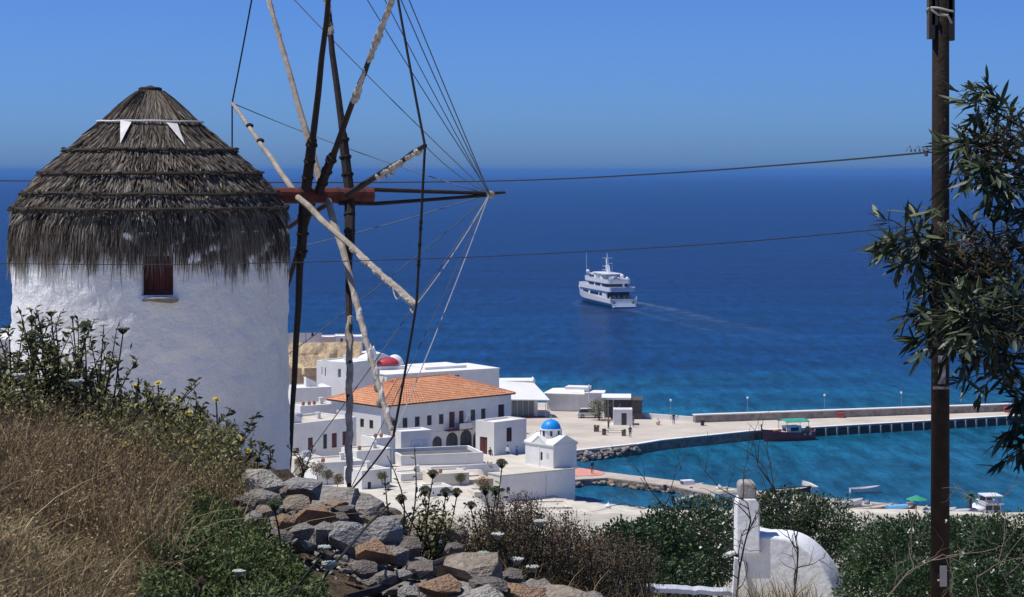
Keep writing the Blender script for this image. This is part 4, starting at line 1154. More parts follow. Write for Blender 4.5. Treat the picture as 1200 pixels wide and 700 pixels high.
# ------------------------------------------------------------------ yacht and boats
paint_white = mat('gloss_white_paint', (0.80, 0.80, 0.80, 1), 0.35, 0.05, 0.5, spec=0.5)
ywin = mat('yacht_dark_glass', (0.02, 0.022, 0.028, 1), 0.15, 0.2, 1, spec=0.5)
def hull_mesh(L, B, zd, zk, sheer, n=22, m=8, stern=0.9, flare=0.25):
    """boat hull, bow at +y, stern at y=0, deck edge height zd (+sheer to the bow)"""
    mb = MB(); rows = []
    for i in range(n + 1):
        t = i / n
        half = B / 2 * (stern + (1 - stern) * min(1, t / 0.35)) * (1 - max(0, (t - 0.55) / 0.45) ** 2.1)
        z1 = zd + sheer * t ** 2
        row = []
        for j in range(m + 1):
            v = j / m; hw = half * (1 - flare * (1 - v) * (0.4 + t)) * (0.55 + 0.45 * min(1, v * 2.2)) if j else half * 0.35
            y = L * t - (1 - v) * L * 0.06 * t ** 3
            row.append((hw, y, zk + (z1 - zk) * v))
        rows.append(row)
    V = []; Fc = []
    w = 2 * (m + 1)
    for row in rows:
        V += [(-x, y, z) for x, y, z in row[::-1]] + [(x, y, z) for x, y, z in row]
    for i in range(n):
        for j in range(w - 1): Fc.append((i*w + j, i*w + j + 1, (i+1)*w + j + 1, (i+1)*w + j))
    Fc.append(tuple(range(w - 1, -1, -1)))
    mb.add(V, Fc)
    deck = [(rows[i][m][0] * -1, rows[i][m][1], rows[i][m][2] - 0.01) for i in range(n + 1)], [(rows[i][m][0], rows[i][m][1], rows[i][m][2] - 0.01) for i in range(n + 1)]
    return mb, deck, rows
def deck_mesh(deck, dz=0.0):
    mb = MB(); n = len(deck[0])
    mb.add([(a, b, c + dz) for a, b, c in deck[0]] + [(a, b, c + dz) for a, b, c in deck[1]], [(i, n + i, n + i + 1, i + 1) for i in range(n - 1)])
    return mb
def outline(L0, L1, B, nose):
    """deckhouse plan, blunt stern, rounded nose"""
    pts = [(-B/2, L0), (B/2, L0)]
    for k in range(7):
        a = math.pi/2 * k / 6; pts.append((B/2 * math.cos(a) ** 0.7 if k < 6 else 0.0, L1 - nose + nose * math.sin(a)))
    pts += [(-x, y) for x, y in pts[-2:1:-1]]
    return pts
def yacht():
    p = on(731, 361, 0)
    y = thing('motor_yacht', 'large white motor yacht steaming away across the blue bay', 'yacht', (p.x, p.y, 0), math.radians(15))
    L, B = 44, 8.3
    hb, deck, rows = hull_mesh(L, B, 2.5, -0.5, 2.7, stern=0.96, flare=0.10)
    hull = hb.build('hull', paint_white, y)
    deck_mesh(deck).build('deck', mat('teak_deck', (0.42, 0.34, 0.25, 1), .7), hull)
    for side in (-1, 1):   # dark rub line along the hull, hull windows
        mb = MB(); pts = [(side * (rows[i][5][0] + 0.05), rows[i][5][1], 1.15 + .02 * i) for i in range(0, 15)]
        mb.tube(pts, 0.13, 5); mb.build('hull_line', mat('navy_line', (0.05, 0.07, 0.12, 1), .4), hull)
        mb = MB(); mb.lathe([(0.001, 0), (.40, 0), (.40, .05)], 12); o = mb.build('stern_light_port', mat('brass_port', (0.35, 0.30, 0.16, 1), .4), hull)
        o.location = (side * 2.9, -0.03, 1.5); o.rotation_euler = (math.pi/2, 0, 0)
        mb = MB(); mb.box(side * 4.0 - .15, -.1, 2.0, side * 4.0 + .1, .5, 3.2); mb.build('stern_quarter', paint_white, hull)
    mb = MB(); mb.box(-3.5, -1.5, 0.2, 3.5, 0.02, 0.5); mb.build('swim_platform', paint_white, hull)
    def rplan(y0, y1, w, rb, nose):
        """deck plan with rounded stern corners and a long rounded nose"""
        pts = []
        for k in range(5):
            a = math.pi * 1.5 + math.pi/2 * k / 4; pts.append((w/2 - rb + rb * math.cos(a), y0 + rb + rb * math.sin(a)))
        for k in range(9):
            a = math.pi/2 * k / 8; pts.append((w/2 * max(math.cos(a), 0) ** .8, y1 - nose + nose * math.sin(a)))
        return pts + [(-x, yy) for x, yy in pts[::-1] if x > 1e-6]
    def slab(name, plan, z, h, m, parent):
        mb = MB(); mb.prism([(a, b, z) for a, b in plan], (0, 0, h)); return mb.build(name, m, parent)
    # main deck: open aft deck under the overhang, house forward
    st = slab('main_house', rplan(5.0, 36, 7.7, .6, 9), 2.5, 2.1, paint_white, y)
    bd = slab('aft_glazing', rplan(4.9, 8, 7.0, .4, .6), 2.6, 1.8, ywin, st)
    for side in (-1, 1):
        for (a, b) in ((9, 11.4), (12.4, 20.5), (22.5, 28)):
            mb = MB(); mb.box(side * 3.87 - .03, a, 3.15, side * 3.87 + .03, b, 4.0); mb.build('side_window', ywin, st)
    # upper deck band (solid white bulwark) with house on it
    ud = slab('upper_deck', rplan(1.0, 37, 8.3, 1.0, 9), 4.6, .25, paint_white, y)
    def bulwark(y0, y1, w, z, h, rb, nose, parent):
        a = rplan(y0, y1, w, rb, nose); b = rplan(y0 + .15, y1 - .15, w - .3, rb, nose); n = len(a); mb = MB()
        mb.add([(p_[0], p_[1], z) for p_ in a] + [(p_[0], p_[1], z + h) for p_ in a] + [(p_[0], p_[1], z + h) for p_ in b] + [(p_[0], p_[1], z) for p_ in b],
               [(i, (i+1) % n, n + (i+1) % n, n + i) for i in range(n)] + [(n + i, n + (i+1) % n, 2*n + (i+1) % n, 2*n + i) for i in range(n)] + [(2*n + i, 2*n + (i+1) % n, 3*n + (i+1) % n, 3*n + i) for i in range(n)])
        mb.build('bulwark', paint_white, parent)
    bulwark(1.0, 37, 8.3, 4.85, 1.0, 1.0, 9, ud)
    uh = slab('upper_house', rplan(6.5, 31, 6.7, .8, 7), 4.85, 2.0, paint_white, y)
    slab('window_band', rplan(6.42, 30.6, 6.78, .8, 7), 5.75, .85, ywin, uh)
    for side in (-1, 1):
        for yy in (10.5, 17.0, 23.5):
            mb = MB(); mb.box(side * 3.37 - .04, yy, 5.7, side * 3.37 + .06, yy + 1.3, 6.65); mb.build('window_pillar', paint_white, uh)
    mb = MB(); mb.box(1.7, 6.36, 5.7, 2.3, 6.5, 6.65); mb.build('window_pillar', paint_white, uh)
    # sun deck with curved bulwark
    sd2 = slab('sun_deck', rplan(4.2, 31.5, 7.5, 1.4, 8), 6.85, .25, paint_white, y)
    bulwark(4.2, 31.5, 7.5, 7.1, .95, 1.4, 8, sd2)
    wh = slab('wheelhouse', rplan(19, 28, 5.2, .6, 3), 7.1, 1.9, paint_white, y)
    slab('window_band', rplan(20.5, 28.05, 5.28, .6, 3), 7.95, .7, ywin, wh)
    ht = slab('hardtop', rplan(9.5, 24, 5.6, 1.0, 3), 9.2, .28, paint_white, y)
    for side in (-1, 1):
        mb = MB(); mb.prism([(side * 2.3 - .18, 12.5, 7.1), (side * 2.3 + .18, 12.5, 7.1), (side * 2.3 + .18, 14.2, 7.1), (side * 2.3 - .18, 14.2, 7.1)], (0, 2.2, 2.1)); mb.build('hardtop_leg', paint_white, ht)
    mb = MB(); mb.prism([(-.42, 14, 9.48), (.42, 14, 9.48), (.42, 15.6, 9.48), (-.42, 15.6, 9.48)], (0, .9, 2.2)); mb.prism([(-.22, 15.0, 11.6), (.22, 15.0, 11.6), (.22, 16.2, 11.6), (-.22, 16.2, 11.6)], (0, .5, 2.2))
    mast = mb.build('mast', paint_white, y)
    for (x0, x1, z) in ((-1.7, 0, 10.3), (-1.5, 0, 11.4), (0, 1.5, 12.2), (-1.5, 1.5, 13.8)):
        mb = MB(); mb.box(x0, 15.3, z, x1, 15.65, z + .2); mb.build('spreader', paint_white, mast)
    mb = MB(); mb.tube([(0, 15.9, 13.8), (0, 15.9, 15.3)], .13, 6); mb.build('mast_pole', paint_white, mast)
    mb = MB(); mb.tube([(1.4, 15.4, 9.48), (1.4, 15.4, 12.3)], .05, 5); mb.build('mast_pole', paint_white, mast)
    for c, r in (((2.5, 9.3, 8.75), .62), ((-3.2, 25, 9.5), .6), ((3.1, 6.2, 8.2), .5), ((-1.0, 10, 8.3), .5)):
        mb = MB(); mb.ball(c, (r, r, r), 12, 8); dm = mb.build('radar_dome', paint_white, y, smooth=True)
        mb = MB(); mb.tube([(c[0], c[1], 7.1), (c[0], c[1], c[2] - r * .8)], .15, 6); mb.build('dome_post', paint_white, dm)
    mb = MB(); mb.tube([(-3.2, 26.5, 7.9), (-3.2, 26.5, 15.0)], .06, 5); mb.build('aerial', paint_white, y)
    mb = MB(); mb.lathe([(.001, 0), (1.4, .05), (1.5, .5), (1.2, .62), (.001, .64)], 14, (0.9, 7.6, 7.1)); mb.build('hot_tub', cream, y)
    for x in (-2.6, -1.2, .5, 1.9):
        mb = MB(); mb.box(x, 1.6, 2.52, x + .8, 2.4, 2.95); mb.box(x, 2.25, 2.953, x + .8, 2.4, 3.45); mb.build('deck_chair', mat('furniture_beige', (0.4, 0.33, 0.25, 1), .8), y)
yacht()
# wake: two broken foam arms and flattened water between
def foam_mat():
    m, N, L, b = _bsdf('foam_streaks')
    b.inputs['Base Color'].default_value = (0.42, 0.55, 0.68, 1); b.inputs['Roughness'].default_value = .6
    geo = N.new('ShaderNodeNewGeometry'); mp = N.new('ShaderNodeMapping'); mp.inputs['Scale'].default_value = (.10, .22, 1); mp.inputs['Rotation'].default_value = (0, 0, .9)
    n = N.new('ShaderNodeTexNoise'); n.inputs['Scale'].default_value = 1.6; n.inputs['Detail'].default_value = 6; n.inputs['Roughness'].default_value = .7
    L.new(geo.outputs['Position'], mp.inputs[0]); L.new(mp.outputs[0], n.inputs['Vector'])
    at_ = N.new('ShaderNodeAttribute'); at_.attribute_name = 'tint'
    mr = N.new('ShaderNodeMapRange'); mr.inputs['From Min'].default_value = .44; mr.inputs['From Max'].default_value = .80; mr.inputs['To Max'].default_value = .42
    L.new(n.outputs[0], mr.inputs['Value'])
    mu = N.new('ShaderNodeMath'); mu.operation = 'MULTIPLY'; L.new(mr.outputs[0], mu.inputs[0]); L.new(at_.outputs['Fac'], mu.inputs[1])
    L.new(mu.outputs[0], b.inputs['Alpha'])
    return m
fo = foam_mat()
arms = [([(744, 354), (790, 363), (840, 377), (905, 389), (985, 402)], 3.0, 1.0), ([(735, 362), (770, 372), (815, 384), (880, 397), (960, 414)], 2.4, .6), ([(744, 357), (775, 364), (830, 381), (900, 396)], 4.0, .5),
        ([(680, 352), (672, 357), (700, 362), (740, 365)], 1.6, .7)]
for pts, wd, op in arms:
    P = []; 
    for i in range(41):
        t = i / 40 * (len(pts) - 1); k = min(int(t), len(pts) - 2); fr = t - k
        P.append(on(pts[k][0] * (1 - fr) + pts[k+1][0] * fr, pts[k][1] * (1 - fr) + pts[k+1][1] * fr, 0.06 + 0.02 * arms.index((pts, wd, op))))
    V = []; T = []
    for i, p in enumerate(P):
        d = (P[min(i + 1, 40)] - P[max(i - 1, 0)]).normalized(); n = Vector((-d.y, d.x, 0))
        w = wd * (0.7 + 1.3 * i / 40)
        for s, tv in ((-1, 0), (-.35, 1), (.35, 1), (1, 0)):
            V.append(p + n * w * s); T.append(tv * op * (1 - i / 40) ** 1.3 * min(1, i / 2 + .5))
    q = np.array([(i*4 + j, i*4 + j + 1, (i+1)*4 + j + 1, (i+1)*4 + j) for i in range(40) for j in range(3)])
    o = link('wake_foam', np_mesh('wake_foam', np.array([tuple(v) for v in V]), q, np.array(T)), None, False, fo)
    tag(o, 'pale broken foam of the yacht wake', 'wake', kind='stuff')

def small_boat(name, label, px, py, rz, L, B, hullm, cover=None, cabin=False, z=0.0, outboard=True, group=None):
    p = on(px, py, z); b = thing(name, label, 'boat', (p.x, p.y, z), math.radians(rz), group)
    hb, deck, rows = hull_mesh(L, B, .55, -.25, .35, n=10, m=4, stern=.8)
    h = hb.build('hull', hullm, b)
    deck_mesh(deck, -.12).build('floor', mat('boat_inside', (0.45, 0.42, 0.38, 1), .8, .2, 2), h)
    for yy in (.3, .55):
        mb = MB(); mb.box(-B * .4, L * yy, .42, B * .4, L * yy + .25, .48); mb.build('thwart', mat('thwart_wood', (0.30, 0.2, 0.12, 1), .8), b)
    if outboard:
        mb = MB(); mb.box(-.16, -.38, .35, .16, -.05, .95); mb.box(-.06, -.3, -.3, .06, -.15, .348); mb.build('outboard_motor', mat('motor_dark', (0.05, 0.05, 0.055, 1), .4), b)
    if cover is not None:
        mb = MB(); mb.prism([(-B*.42, L*.1, .56), (B*.42, L*.1, .56), (B*.3, L*.1, .86), (0, L*.1, .95), (-B*.3, L*.1, .86)], (0, L * .6, .05)); mb.build('cover', cover, b)
    if cabin:
        mb = MB(); mb.prism([(-B*.34, L*.42, .5), (B*.34, L*.42, .5), (B*.3, L*.42, 1.35), (-B*.3, L*.42, 1.35)], (0, L * .28, 0)); c = mb.build('cabin', paint_white, b)
        mb = MB(); mb.box(-B*.27, L*.42 - .03, .85, B*.27, L*.42 - .003, 1.25); mb.build('cabin_window', ywin, c)
    return b
small_boat('moored_boat', 'white cabin launch moored against the inner mole', 781, 577, -68, 5.2, 1.8, paint_white, None, True)
small_boat('moored_boat', 'open white dinghy tied up right of the launch on the inner mole', 812, 580, -80, 4.6, 1.6, paint_white)
small_boat('moored_boat', 'small pale dinghy floating in the shallow pool in front of the mole', 790, 590, -60, 3.6, 1.4, mat('pale_blue_hull', (0.5, 0.6, 0.66, 1), .5))
small_boat('moored_boat', 'slim white skiff afloat behind the mole, above the green shrubs', 996, 577.5, -88, 3.8, 1.3, paint_white, outboard=False)
small_boat('moored_boat', 'white skiff with raised bow drawn up on the mole behind the whitewashed well', 955, 576, 20, 3.2, 1.3, paint_white, z=0.87, outboard=False)
small_boat('beached_boat', 'pale wooden boat on the mole left of the blue tarpaulin', 1008, 600.5, -72, 4.4, 1.6, mat('peach_hull', (0.62, 0.46, 0.36, 1), .6, .2, 1), z=0.87, outboard=False)
small_boat('beached_boat', 'boat under a sky-blue tarpaulin on the mole', 1036, 602, -76, 4.0, 1.7, mat('orange_hull', (0.36, 0.14, 0.06, 1), .6, .2, 1), cover=mat('blue_tarp', (0.16, 0.42, 0.70, 1), .6, .2, 2), z=0.87, outboard=False)
small_boat('beached_boat', 'white boat on the mole just left of the whitewashed well', 835, 584, -70, 4.0, 1.5, paint_white, cover=mat('cream_tarp', (0.62, 0.58, 0.42, 1), .8, .2, 2), z=0.87, outboard=False)
small_boat('beached_boat', 'dark inflatable laid on the mole to the right of the well pillar', 908, 579, -82, 4.6, 1.6, mat('dark_rubber', (0.03, 0.028, 0.03, 1), .6), z=0.87)

small_boat('moored_boat', 'small white boat with yellow cover tied to the mole nearest the well', 852, 588, -72, 4.2, 1.5, paint_white, cover=mat('yellow_tarp', (0.62, 0.52, 0.22, 1), .8, .2, 2))
small_boat('beached_boat', 'white rowing boat lying on the mole between the green parasol and the pole', 1083, 606, -70, 4.2, 1.6, paint_white, z=0.87, outboard=False)
small_boat('beached_boat', 'white boat with grey cover on the mole right of the utility pole', 1114, 607, -74, 4.4, 1.6, paint_white, cover=mat('grey_tarp', (0.5, 0.5, 0.5, 1), .8, .2, 2), z=0.87, outboard=False)
small_boat('beached_boat', 'white rowing boat on the mole left of the peach boat', 974, 595, -70, 4.2, 1.5, paint_white, z=0.87, outboard=False)
def fishing_boat():
    p = on(888, 515.5, 0); b = thing('fishing_boat', 'dark red wooden fishing boat with green awning moored at the pier', 'fishing boat', (44.9, 305.7, 0), math.radians(113)); b.scale = (1.1, 1.22, 1.2)
    # bow to the left
    L, B = 7.2, 2.5
    hb, deck, rows = hull_mesh(L, B, .95, -.4, .55, n=16, m=6, stern=.7, flare=.3)
    h = hb.build('hull', mat('dark_red_hull', (0.40, 0.05, 0.045, 1), .5, .3, 1), b)
    deck_mesh(deck, -.15).build('deck', mat('worn_deck', (0.40, 0.30, 0.22, 1), .8, .3, 2), h)
    mb = MB(); mb.tube([(0, L - .1, 1.3), (0, L + .05, 2.1)], .09, 6); mb.build('stem_post', redwood, h)
    mb = MB(); mb.box(-.75, 2.0, .8, .75, 4.0, 1.75); c = mb.build('cabin', paint_white, b)
    for bx_ in ((-.78, 2.4, 1.15, -.753, 3.5, 1.6), (.753, 2.4, 1.15, .78, 3.5, 1.6), (-.5, 4.003, 1.15, .5, 4.03, 1.6)):
        mb = MB(); mb.box(*bx_); mb.build('cabin_window', ywin, c)
    green = mat('green_awning', (0.06, 0.36, 0.26, 1), .8, .25, 1.5)
    mb = MB(); pts = [(-1.25, 1.1, 2.3), (-.6, 1.1, 2.55), (.6, 1.1, 2.55), (1.25, 1.1, 2.3)]
    mb.prism(pts + [(1.2, 1.1, 2.24), (.6, 1.1, 2.48), (-.6, 1.1, 2.48), (-1.2, 1.1, 2.24)], (0, 3.3, 0.05)); aw = mb.build('awning', green, b)
    for x in (-1.1, 1.1):
        for yy in (1.2, 4.2):
            mb = MB(); mb.tube([(x, yy, .9), (x, yy, 2.3)], .035, 5); mb.build('awning_post', greywood, aw)
    mb = MB(); mb.ball((0, .6, 1.2), (.55, .45, .4), 8, 6); mb.build('net_heap', mat('net_ochre', (0.55, 0.45, 0.30, 1), .9, .4, 4), b)
    mb = MB()
    for k in range(5): mb.ball((-1.0, .9 + k * .8, .75), (.12, .2, .2), 8, 6)
    mb.build('fender_buoy', paint_white, b)
    mb = MB(); mb.box(-.4, 4.8, .95, .4, 5.5, 1.35); mb.build('winch_box', mat('orange_box', (0.5, 0.2, 0.1, 1), .7), b)
fishing_boat()
def cruiser():
    p = on(1158, 611, 0); b = thing('cabin_cruiser', 'white cabin cruiser with flybridge moored at the far right of the mole', 'motor boat', (p.x + .9, p.y - 1, 0), math.radians(8))
    L, B = 6.8, 3.3
    hb, deck, rows = hull_mesh(L, B, .85, -.3, .5, n=12, m=5, stern=.95, flare=.12); h = hb.build('hull', paint_white, b); deck_mesh(deck).build('deck', paint_white, h)
    mb = MB(); mb.prism([(-1.0, 1.6, .84), (1.0, 1.6, .84), (.92, 1.6, 1.85), (-.92, 1.6, 1.85)], (0, 3.0, 0)); c = mb.build('cabin', paint_white, b)
    mb = MB(); mb.box(-.85, 1.57, 1.15, -.05, 1.597, 1.7); mb.build('cabin_window', ywin, c); mb = MB(); mb.box(.05, 1.57, 1.15, .85, 1.597, 1.7); mb.build('cabin_window', ywin, c)
    mb = MB(); mb.box(-1.12, 1.0, 1.85, 1.12, 4.8, 1.98); fl = mb.build('flybridge', paint_white, b)
    mb = MB(); mb.box(-1.05, 1.1, 2.75, 1.05, 3.6, 2.85); mb.build('sun_top', paint_white, b)
    for x in (-.95, .95):
        for yy in (1.2, 3.4):
            mb = MB(); mb.tube([(x, yy, 1.98), (x, yy, 2.75)], .04, 5); mb.build('top_post', paleframe, fl)
    mb = MB(); mb.prism([(-.8, 3.6, 1.98), (.8, 3.6, 1.98), (.7, 3.9, 2.4), (-.7, 3.9, 2.4)], (0, .05, 0)); mb.build('windscreen', ywin, fl)
cruiser()
# parasol, palm and quayside goods on the mole
p = on(1074, 602, JZ); t = thing('green_parasol', 'open green parasol on the mole left of the utility pole', 'parasol', (p.x, p.y, JZ))
mb = MB(); mb.tube([(0, 0, 0), (0, 0, 2.1)], .04, 6); mb.build('pole', greywood, t); mb = MB(); mb.lathe([(1.25, 1.62), (1.0, 1.72), (.4, 1.95), (.02, 2.12)], 8); mb.lathe([(1.25, 1.62), (.02, 2.06)], 8); mb.build('canopy', mat('green_canvas', (0.04, 0.30, 0.17, 1), .8, .2, 2), t)
p = on(1137, 606, JZ); t = thing('palm_tree', 'small palm on the mole to the right of the utility pole', 'palm', (p.x, p.y, JZ))
mb = MB(); mb.tube([(0, 0, -.1), (.03, 0, .8), (0, 0, 1.6)], [.16, .12, .10], 7, jit=.15); mb.build('trunk', mat('palm_trunk', (0.12, 0.08, 0.05, 1), .9, .4, 6), t)
mb = MB()
for k in range(26):
    a = rnd.uniform(0, 6.28); el = rnd.uniform(.1, 1.3); ln = rnd.uniform(.8, 1.15)
    pts = [Vector((math.cos(a) * math.cos(el) * ln * s, math.sin(a) * math.cos(el) * ln * s, 1.55 + math.sin(el) * ln * s - .55 * s * s * ln)) for s in (0, .33, .66, 1)]
    sd = Vector((-math.sin(a), math.cos(a), 0))
    vs = []
    for i, q in enumerate(pts): w = [.03, .10, .08, .01][i]; vs += [q + sd * w, q - sd * w]
    mb.add(vs, [(0, 1, 3, 2), (2, 3, 5, 4), (4, 5, 7, 6)])
mb.build('fronds', mat('palm_green', (0.05, 0.10, 0.04, 1), .7, .4, 3), t); t.scale = (1.5, 1.5, 1.45)
goods_m = [mat('goods_white', (0.7, 0.68, 0.64, 1), .8), mat('goods_grey', (0.30, 0.29, 0.28, 1), .8), mat('goods_rust', (0.34, 0.15, 0.08, 1), .8), mat('goods_cream', (0.60, 0.52, 0.38, 1), .8)]
crate_names = ['fish crate', 'net sack', 'rope coil']
def clutter(px, dy, kind, mi, s, label):
    yy = np.interp(px, [790, 850, 990, 1240], [567, 574, 590.5, 613]) + dy
    p = on(px, yy, JZ); mb = MB()
    if kind == 0:
        mb.box(-s*.7, -s*.5, 0.002, s*.7, s*.5, s*.12); mb.box(-s*.7, -s*.5, s*.12, -s*.62, s*.5, s*.7); mb.box(s*.62, -s*.5, s*.12, s*.7, s*.5, s*.7); mb.box(-s*.62, -s*.5, s*.12, s*.62, -s*.42, s*.7); mb.box(-s*.62, s*.42, s*.12, s*.62, s*.5, s*.7)
    elif kind == 1:
        mb.lathe([(.001, 0), (s*.55, .02), (s*.62, s*.3), (s*.45, s*.65), (s*.12, s*.8), (s*.16, s*.95), (.001, s*.97)], 9)
    else:
        pth = [(s*.5*math.cos(w)*(1 + .05*math.sin(w*3)), s*.5*math.sin(w), .08 + w * .02) for w in np.arange(0, 6.28*4, .6)]; mb.tube(pth, .07, 5)
    o = mb.build(['fish_crate', 'net_sack', 'rope_coil'][kind], goods_m[mi]); o.location = (p.x, p.y, JZ); o.rotation_euler = (0, 0, rnd.uniform(0, 3))
    tag(o, label, crate_names[kind])
for a in ((843, 1, 1, 0, .7, 'white net sack on the mole nearest the bare twigs left of the well'), (852, 3, 0, 3, .7, 'cream fish crate on the mole just left of the well pillar'), (899, 3, 1, 3, .6, 'cream net sack on the mole right of the well pillar'), (921, 2, 0, 0, .6, 'white fish crate beyond the dark inflatable on the mole'),
          (940, 3, 2, 1, .8, 'grey coil of rope on the mole behind the hedge'), (967, 3, 1, 2, .55, 'rust-brown net sack between the raised skiff and the peach boat'), (984, 0, 0, 2, .6, 'rust fish crate on the mole edge left of the peach boat'), (992, 3, 1, 0, .7, 'white net sack touching the bow of the peach boat'),
          (1016, -2, 1, 1, .6, 'grey net sack at the back of the mole behind the peach boat'), (1024, 2, 0, 0, .65, 'white fish crate between the peach boat and the blue tarpaulin'), (1052, -1, 1, 2, .6, 'rust-brown net sack right of the blue tarpaulin'), (1060, 2, 0, 3, .75, 'cream fish crate left of the green parasol'),
          (1066, -3, 2, 1, .7, 'grey coil of rope behind the green parasol'), (1086, 1, 1, 0, .8, 'white net sack between the green parasol and the utility pole'), (1118, 1, 0, 0, .8, 'white fish crate just right of the utility pole'), (1128, 0, 1, 3, .6, 'cream net sack at the foot of the small palm'), (1147, 1, 0, 0, .8, 'white fish crate between the palm and the cabin cruiser')): clutter(*a)
# ------------------------------------------------------------------ people and car on the quay
def person(label, loc, rz, shirt, trousers, sit=False):
    """one skinned body, hair as child"""
    t = thing('person', label, 'person', loc, rz)
    hip = .92 if not sit else .50
    J = {'pel': (0, 0, hip, .13), 'wst': (0, .02, hip + .2, .12), 'cht': (0, .02, hip + .42, .15), 'nck': (0, .01, hip + .56, .06), 'hd': (0, -.02, hip + .70, .10), 'crn': (0, -.01, hip + .80, .075)}
    E = [('pel', 'wst'), ('wst', 'cht'), ('cht', 'nck'), ('nck', 'hd'), ('hd', 'crn')]
    for s, n in ((-1, 'l'), (1, 'r')):
        J['sh' + n] = (s*.19, .02, hip + .48, .065); J['el' + n] = (s*.25, .0, hip + .20, .045); J['wr' + n] = (s*.22, -.14, hip + .0, .035); J['hn' + n] = (s*.20, -.2, hip - .08, .04)
        E += [('cht', 'sh' + n), ('sh' + n, 'el' + n), ('el' + n, 'wr' + n), ('wr' + n, 'hn' + n)]
        if sit: J['hp' + n] = (s*.1, -.05, hip, .09); J['kn' + n] = (s*.12, -.45, hip + .02, .07); J['an' + n] = (s*.12, -.47, .09, .045); J['ft' + n] = (s*.12, -.62, .04, .04)
        else: J['hp' + n] = (s*.1, 0, hip - .06, .09); J['kn' + n] = (s*.11, -.03*s, .5, .07); J['an' + n] = (s*.12, .02*s, .09, .045); J['ft' + n] = (s*.13, -.14, .04, .04)
        E += [('pel', 'hp' + n), ('hp' + n, 'kn' + n), ('kn' + n, 'an' + n), ('an' + n, 'ft' + n)]
    ks = list(J); me = bpy.data.meshes.new('body'); me.from_pydata([J[k][:3] for k in ks], [(ks.index(a), ks.index(b)) for a, b in E], []); me.update()
    m, N, L, b = _bsdf('clothes_%d' % len(bpy.data.materials))
    tc = N.new('ShaderNodeTexCoord'); sp = N.new('ShaderNodeSeparateXYZ'); L.new(tc.outputs['Object'], sp.inputs[0])
    r = N.new('ShaderNodeValToRGB'); r.color_ramp.interpolation = 'CONSTANT'; e = r.color_ramp.elements
    e[0].color = trousers; e[1].position = (hip + .05) / 2; e[1].color = shirt; q = e.new((hip + .58) / 2); q.color = (0.42, 0.25, 0.17, 1)
    dv_ = N.new('ShaderNodeMath'); dv_.operation = 'DIVIDE'; dv_.inputs[1].default_value = 2; L.new(sp.outputs['Z'], dv_.inputs[0]); L.new(dv_.outputs[0], r.inputs[0]); L.new(r.outputs[0], b.inputs['Base Color'])
    o = link('body', me, t, False, m)
    o.modifiers.new('skin', 'SKIN'); ss = o.modifiers.new('sub', 'SUBSURF'); ss.levels = 1; ss.render_levels = 1
    for i, k in enumerate(ks): me.skin_vertices[0].data[i].radius = (J[k][3], J[k][3]); me.skin_vertices[0].data[i].use_root = (k == 'pel')
    mb = MB(); mb.ball((0, .015, hip + .77), (.105, .115, .11), 8, 6); mb.build('hair', mat('dark_hair', (0.02, 0.015, 0.012, 1), .7), t)
    return t
dk = (0.03, 0.025, 0.03, 1); wh = (0.65, 0.65, 0.68, 1); rd = (0.3, 0.05, 0.05, 1); bl_ = (0.06, 0.1, 0.25, 1)
p = on(574.5, 535.5, 3.55); person('person in dark clothes sitting outside the annex door', (p.x, p.y, ground(p.x, p.y, False)), .4, dk, dk, True)
p = on(595, 537.5, 3.5); person('person in a pale top standing below the annex shutter', (p.x, p.y, ground(p.x, p.y, False)), -.5, wh, dk)
p = on(605.5, 540, 3.5); person('person in dark clothes at the corner of the chapel', (p.x, p.y, ground(p.x, p.y, False)), 1.0, bl_, dk)
p = on(738.5, 513, PZ); person('person in black by the right-hand planter on the plaza', (p.x, p.y, PZ), .2, dk, dk)
p = on(742, 500.5, PZ); person('person standing beside the white ticket kiosk', (p.x, p.y, PZ), 1.2, bl_, (0.2, 0.18, 0.15, 1))
p = on(713, 503, PZ); person('person in red behind the plaza bench', (p.x, p.y, PZ), 2.2, rd, dk)
p = on(789.5, 497.5, PZ); person('person at the foot of the plaza lamp post', (p.x, p.y, PZ), 0, dk, bl_)
p = on(694, 555.5, JZ + .055); person('person standing on the red deck of the jetty', (p.x, p.y, JZ + .055), .6, dk, rd)
def car():
    p = on(677, 490.5, PZ); c = thing('parked_car', 'pale car with dark windows parked left of the plaza tree', 'car', (p.x, p.y, PZ), math.radians(4))
    body = mat('pale_car_paint', (0.62, 0.63, 0.62, 1), .35, .05, 1, spec=.5)
    mb = MB(); mb.prism([(0, 0, .28), (3.7, 0, .28), (3.75, 0, .62), (3.55, 0, .82), (2.9, 0, .88), (.15, 0, .9), (0, 0, .6)], (0, 1.6, 0)); bd = mb.build('body', body, c)
    mb = MB(); mb.prism([(.25, .08, .903), (2.85, .08, .883), (2.2, .12, 1.42), (.55, .12, 1.42)], (0, 1.44, 0)); mb.build('cabin', ywin, c)
    mb = MB(); mb.box(.5, .1, 1.423, 2.25, 1.5, 1.47); mb.build('roof', body, c)
    for x in (.75, 2.95):
        for yy in (-.02, 1.42):
            mb = MB(); mb.tube([(x, yy, .32), (x, yy + .2, .32)], .32, 14); w = mb.build('wheel', mat('tyre', (0.02, 0.02, 0.02, 1), .9), c)
            mb = MB(); mb.tube([(x, yy - .012, .32), (x, yy - .003, .32)], .18, 10); mb.build('rim', paleframe, w)
    for yy in (.15, 1.2):
        mb = MB(); mb.box(3.62, yy, .62, 3.735, yy + .25, .74); mb.build('headlight', glass, c)
car()
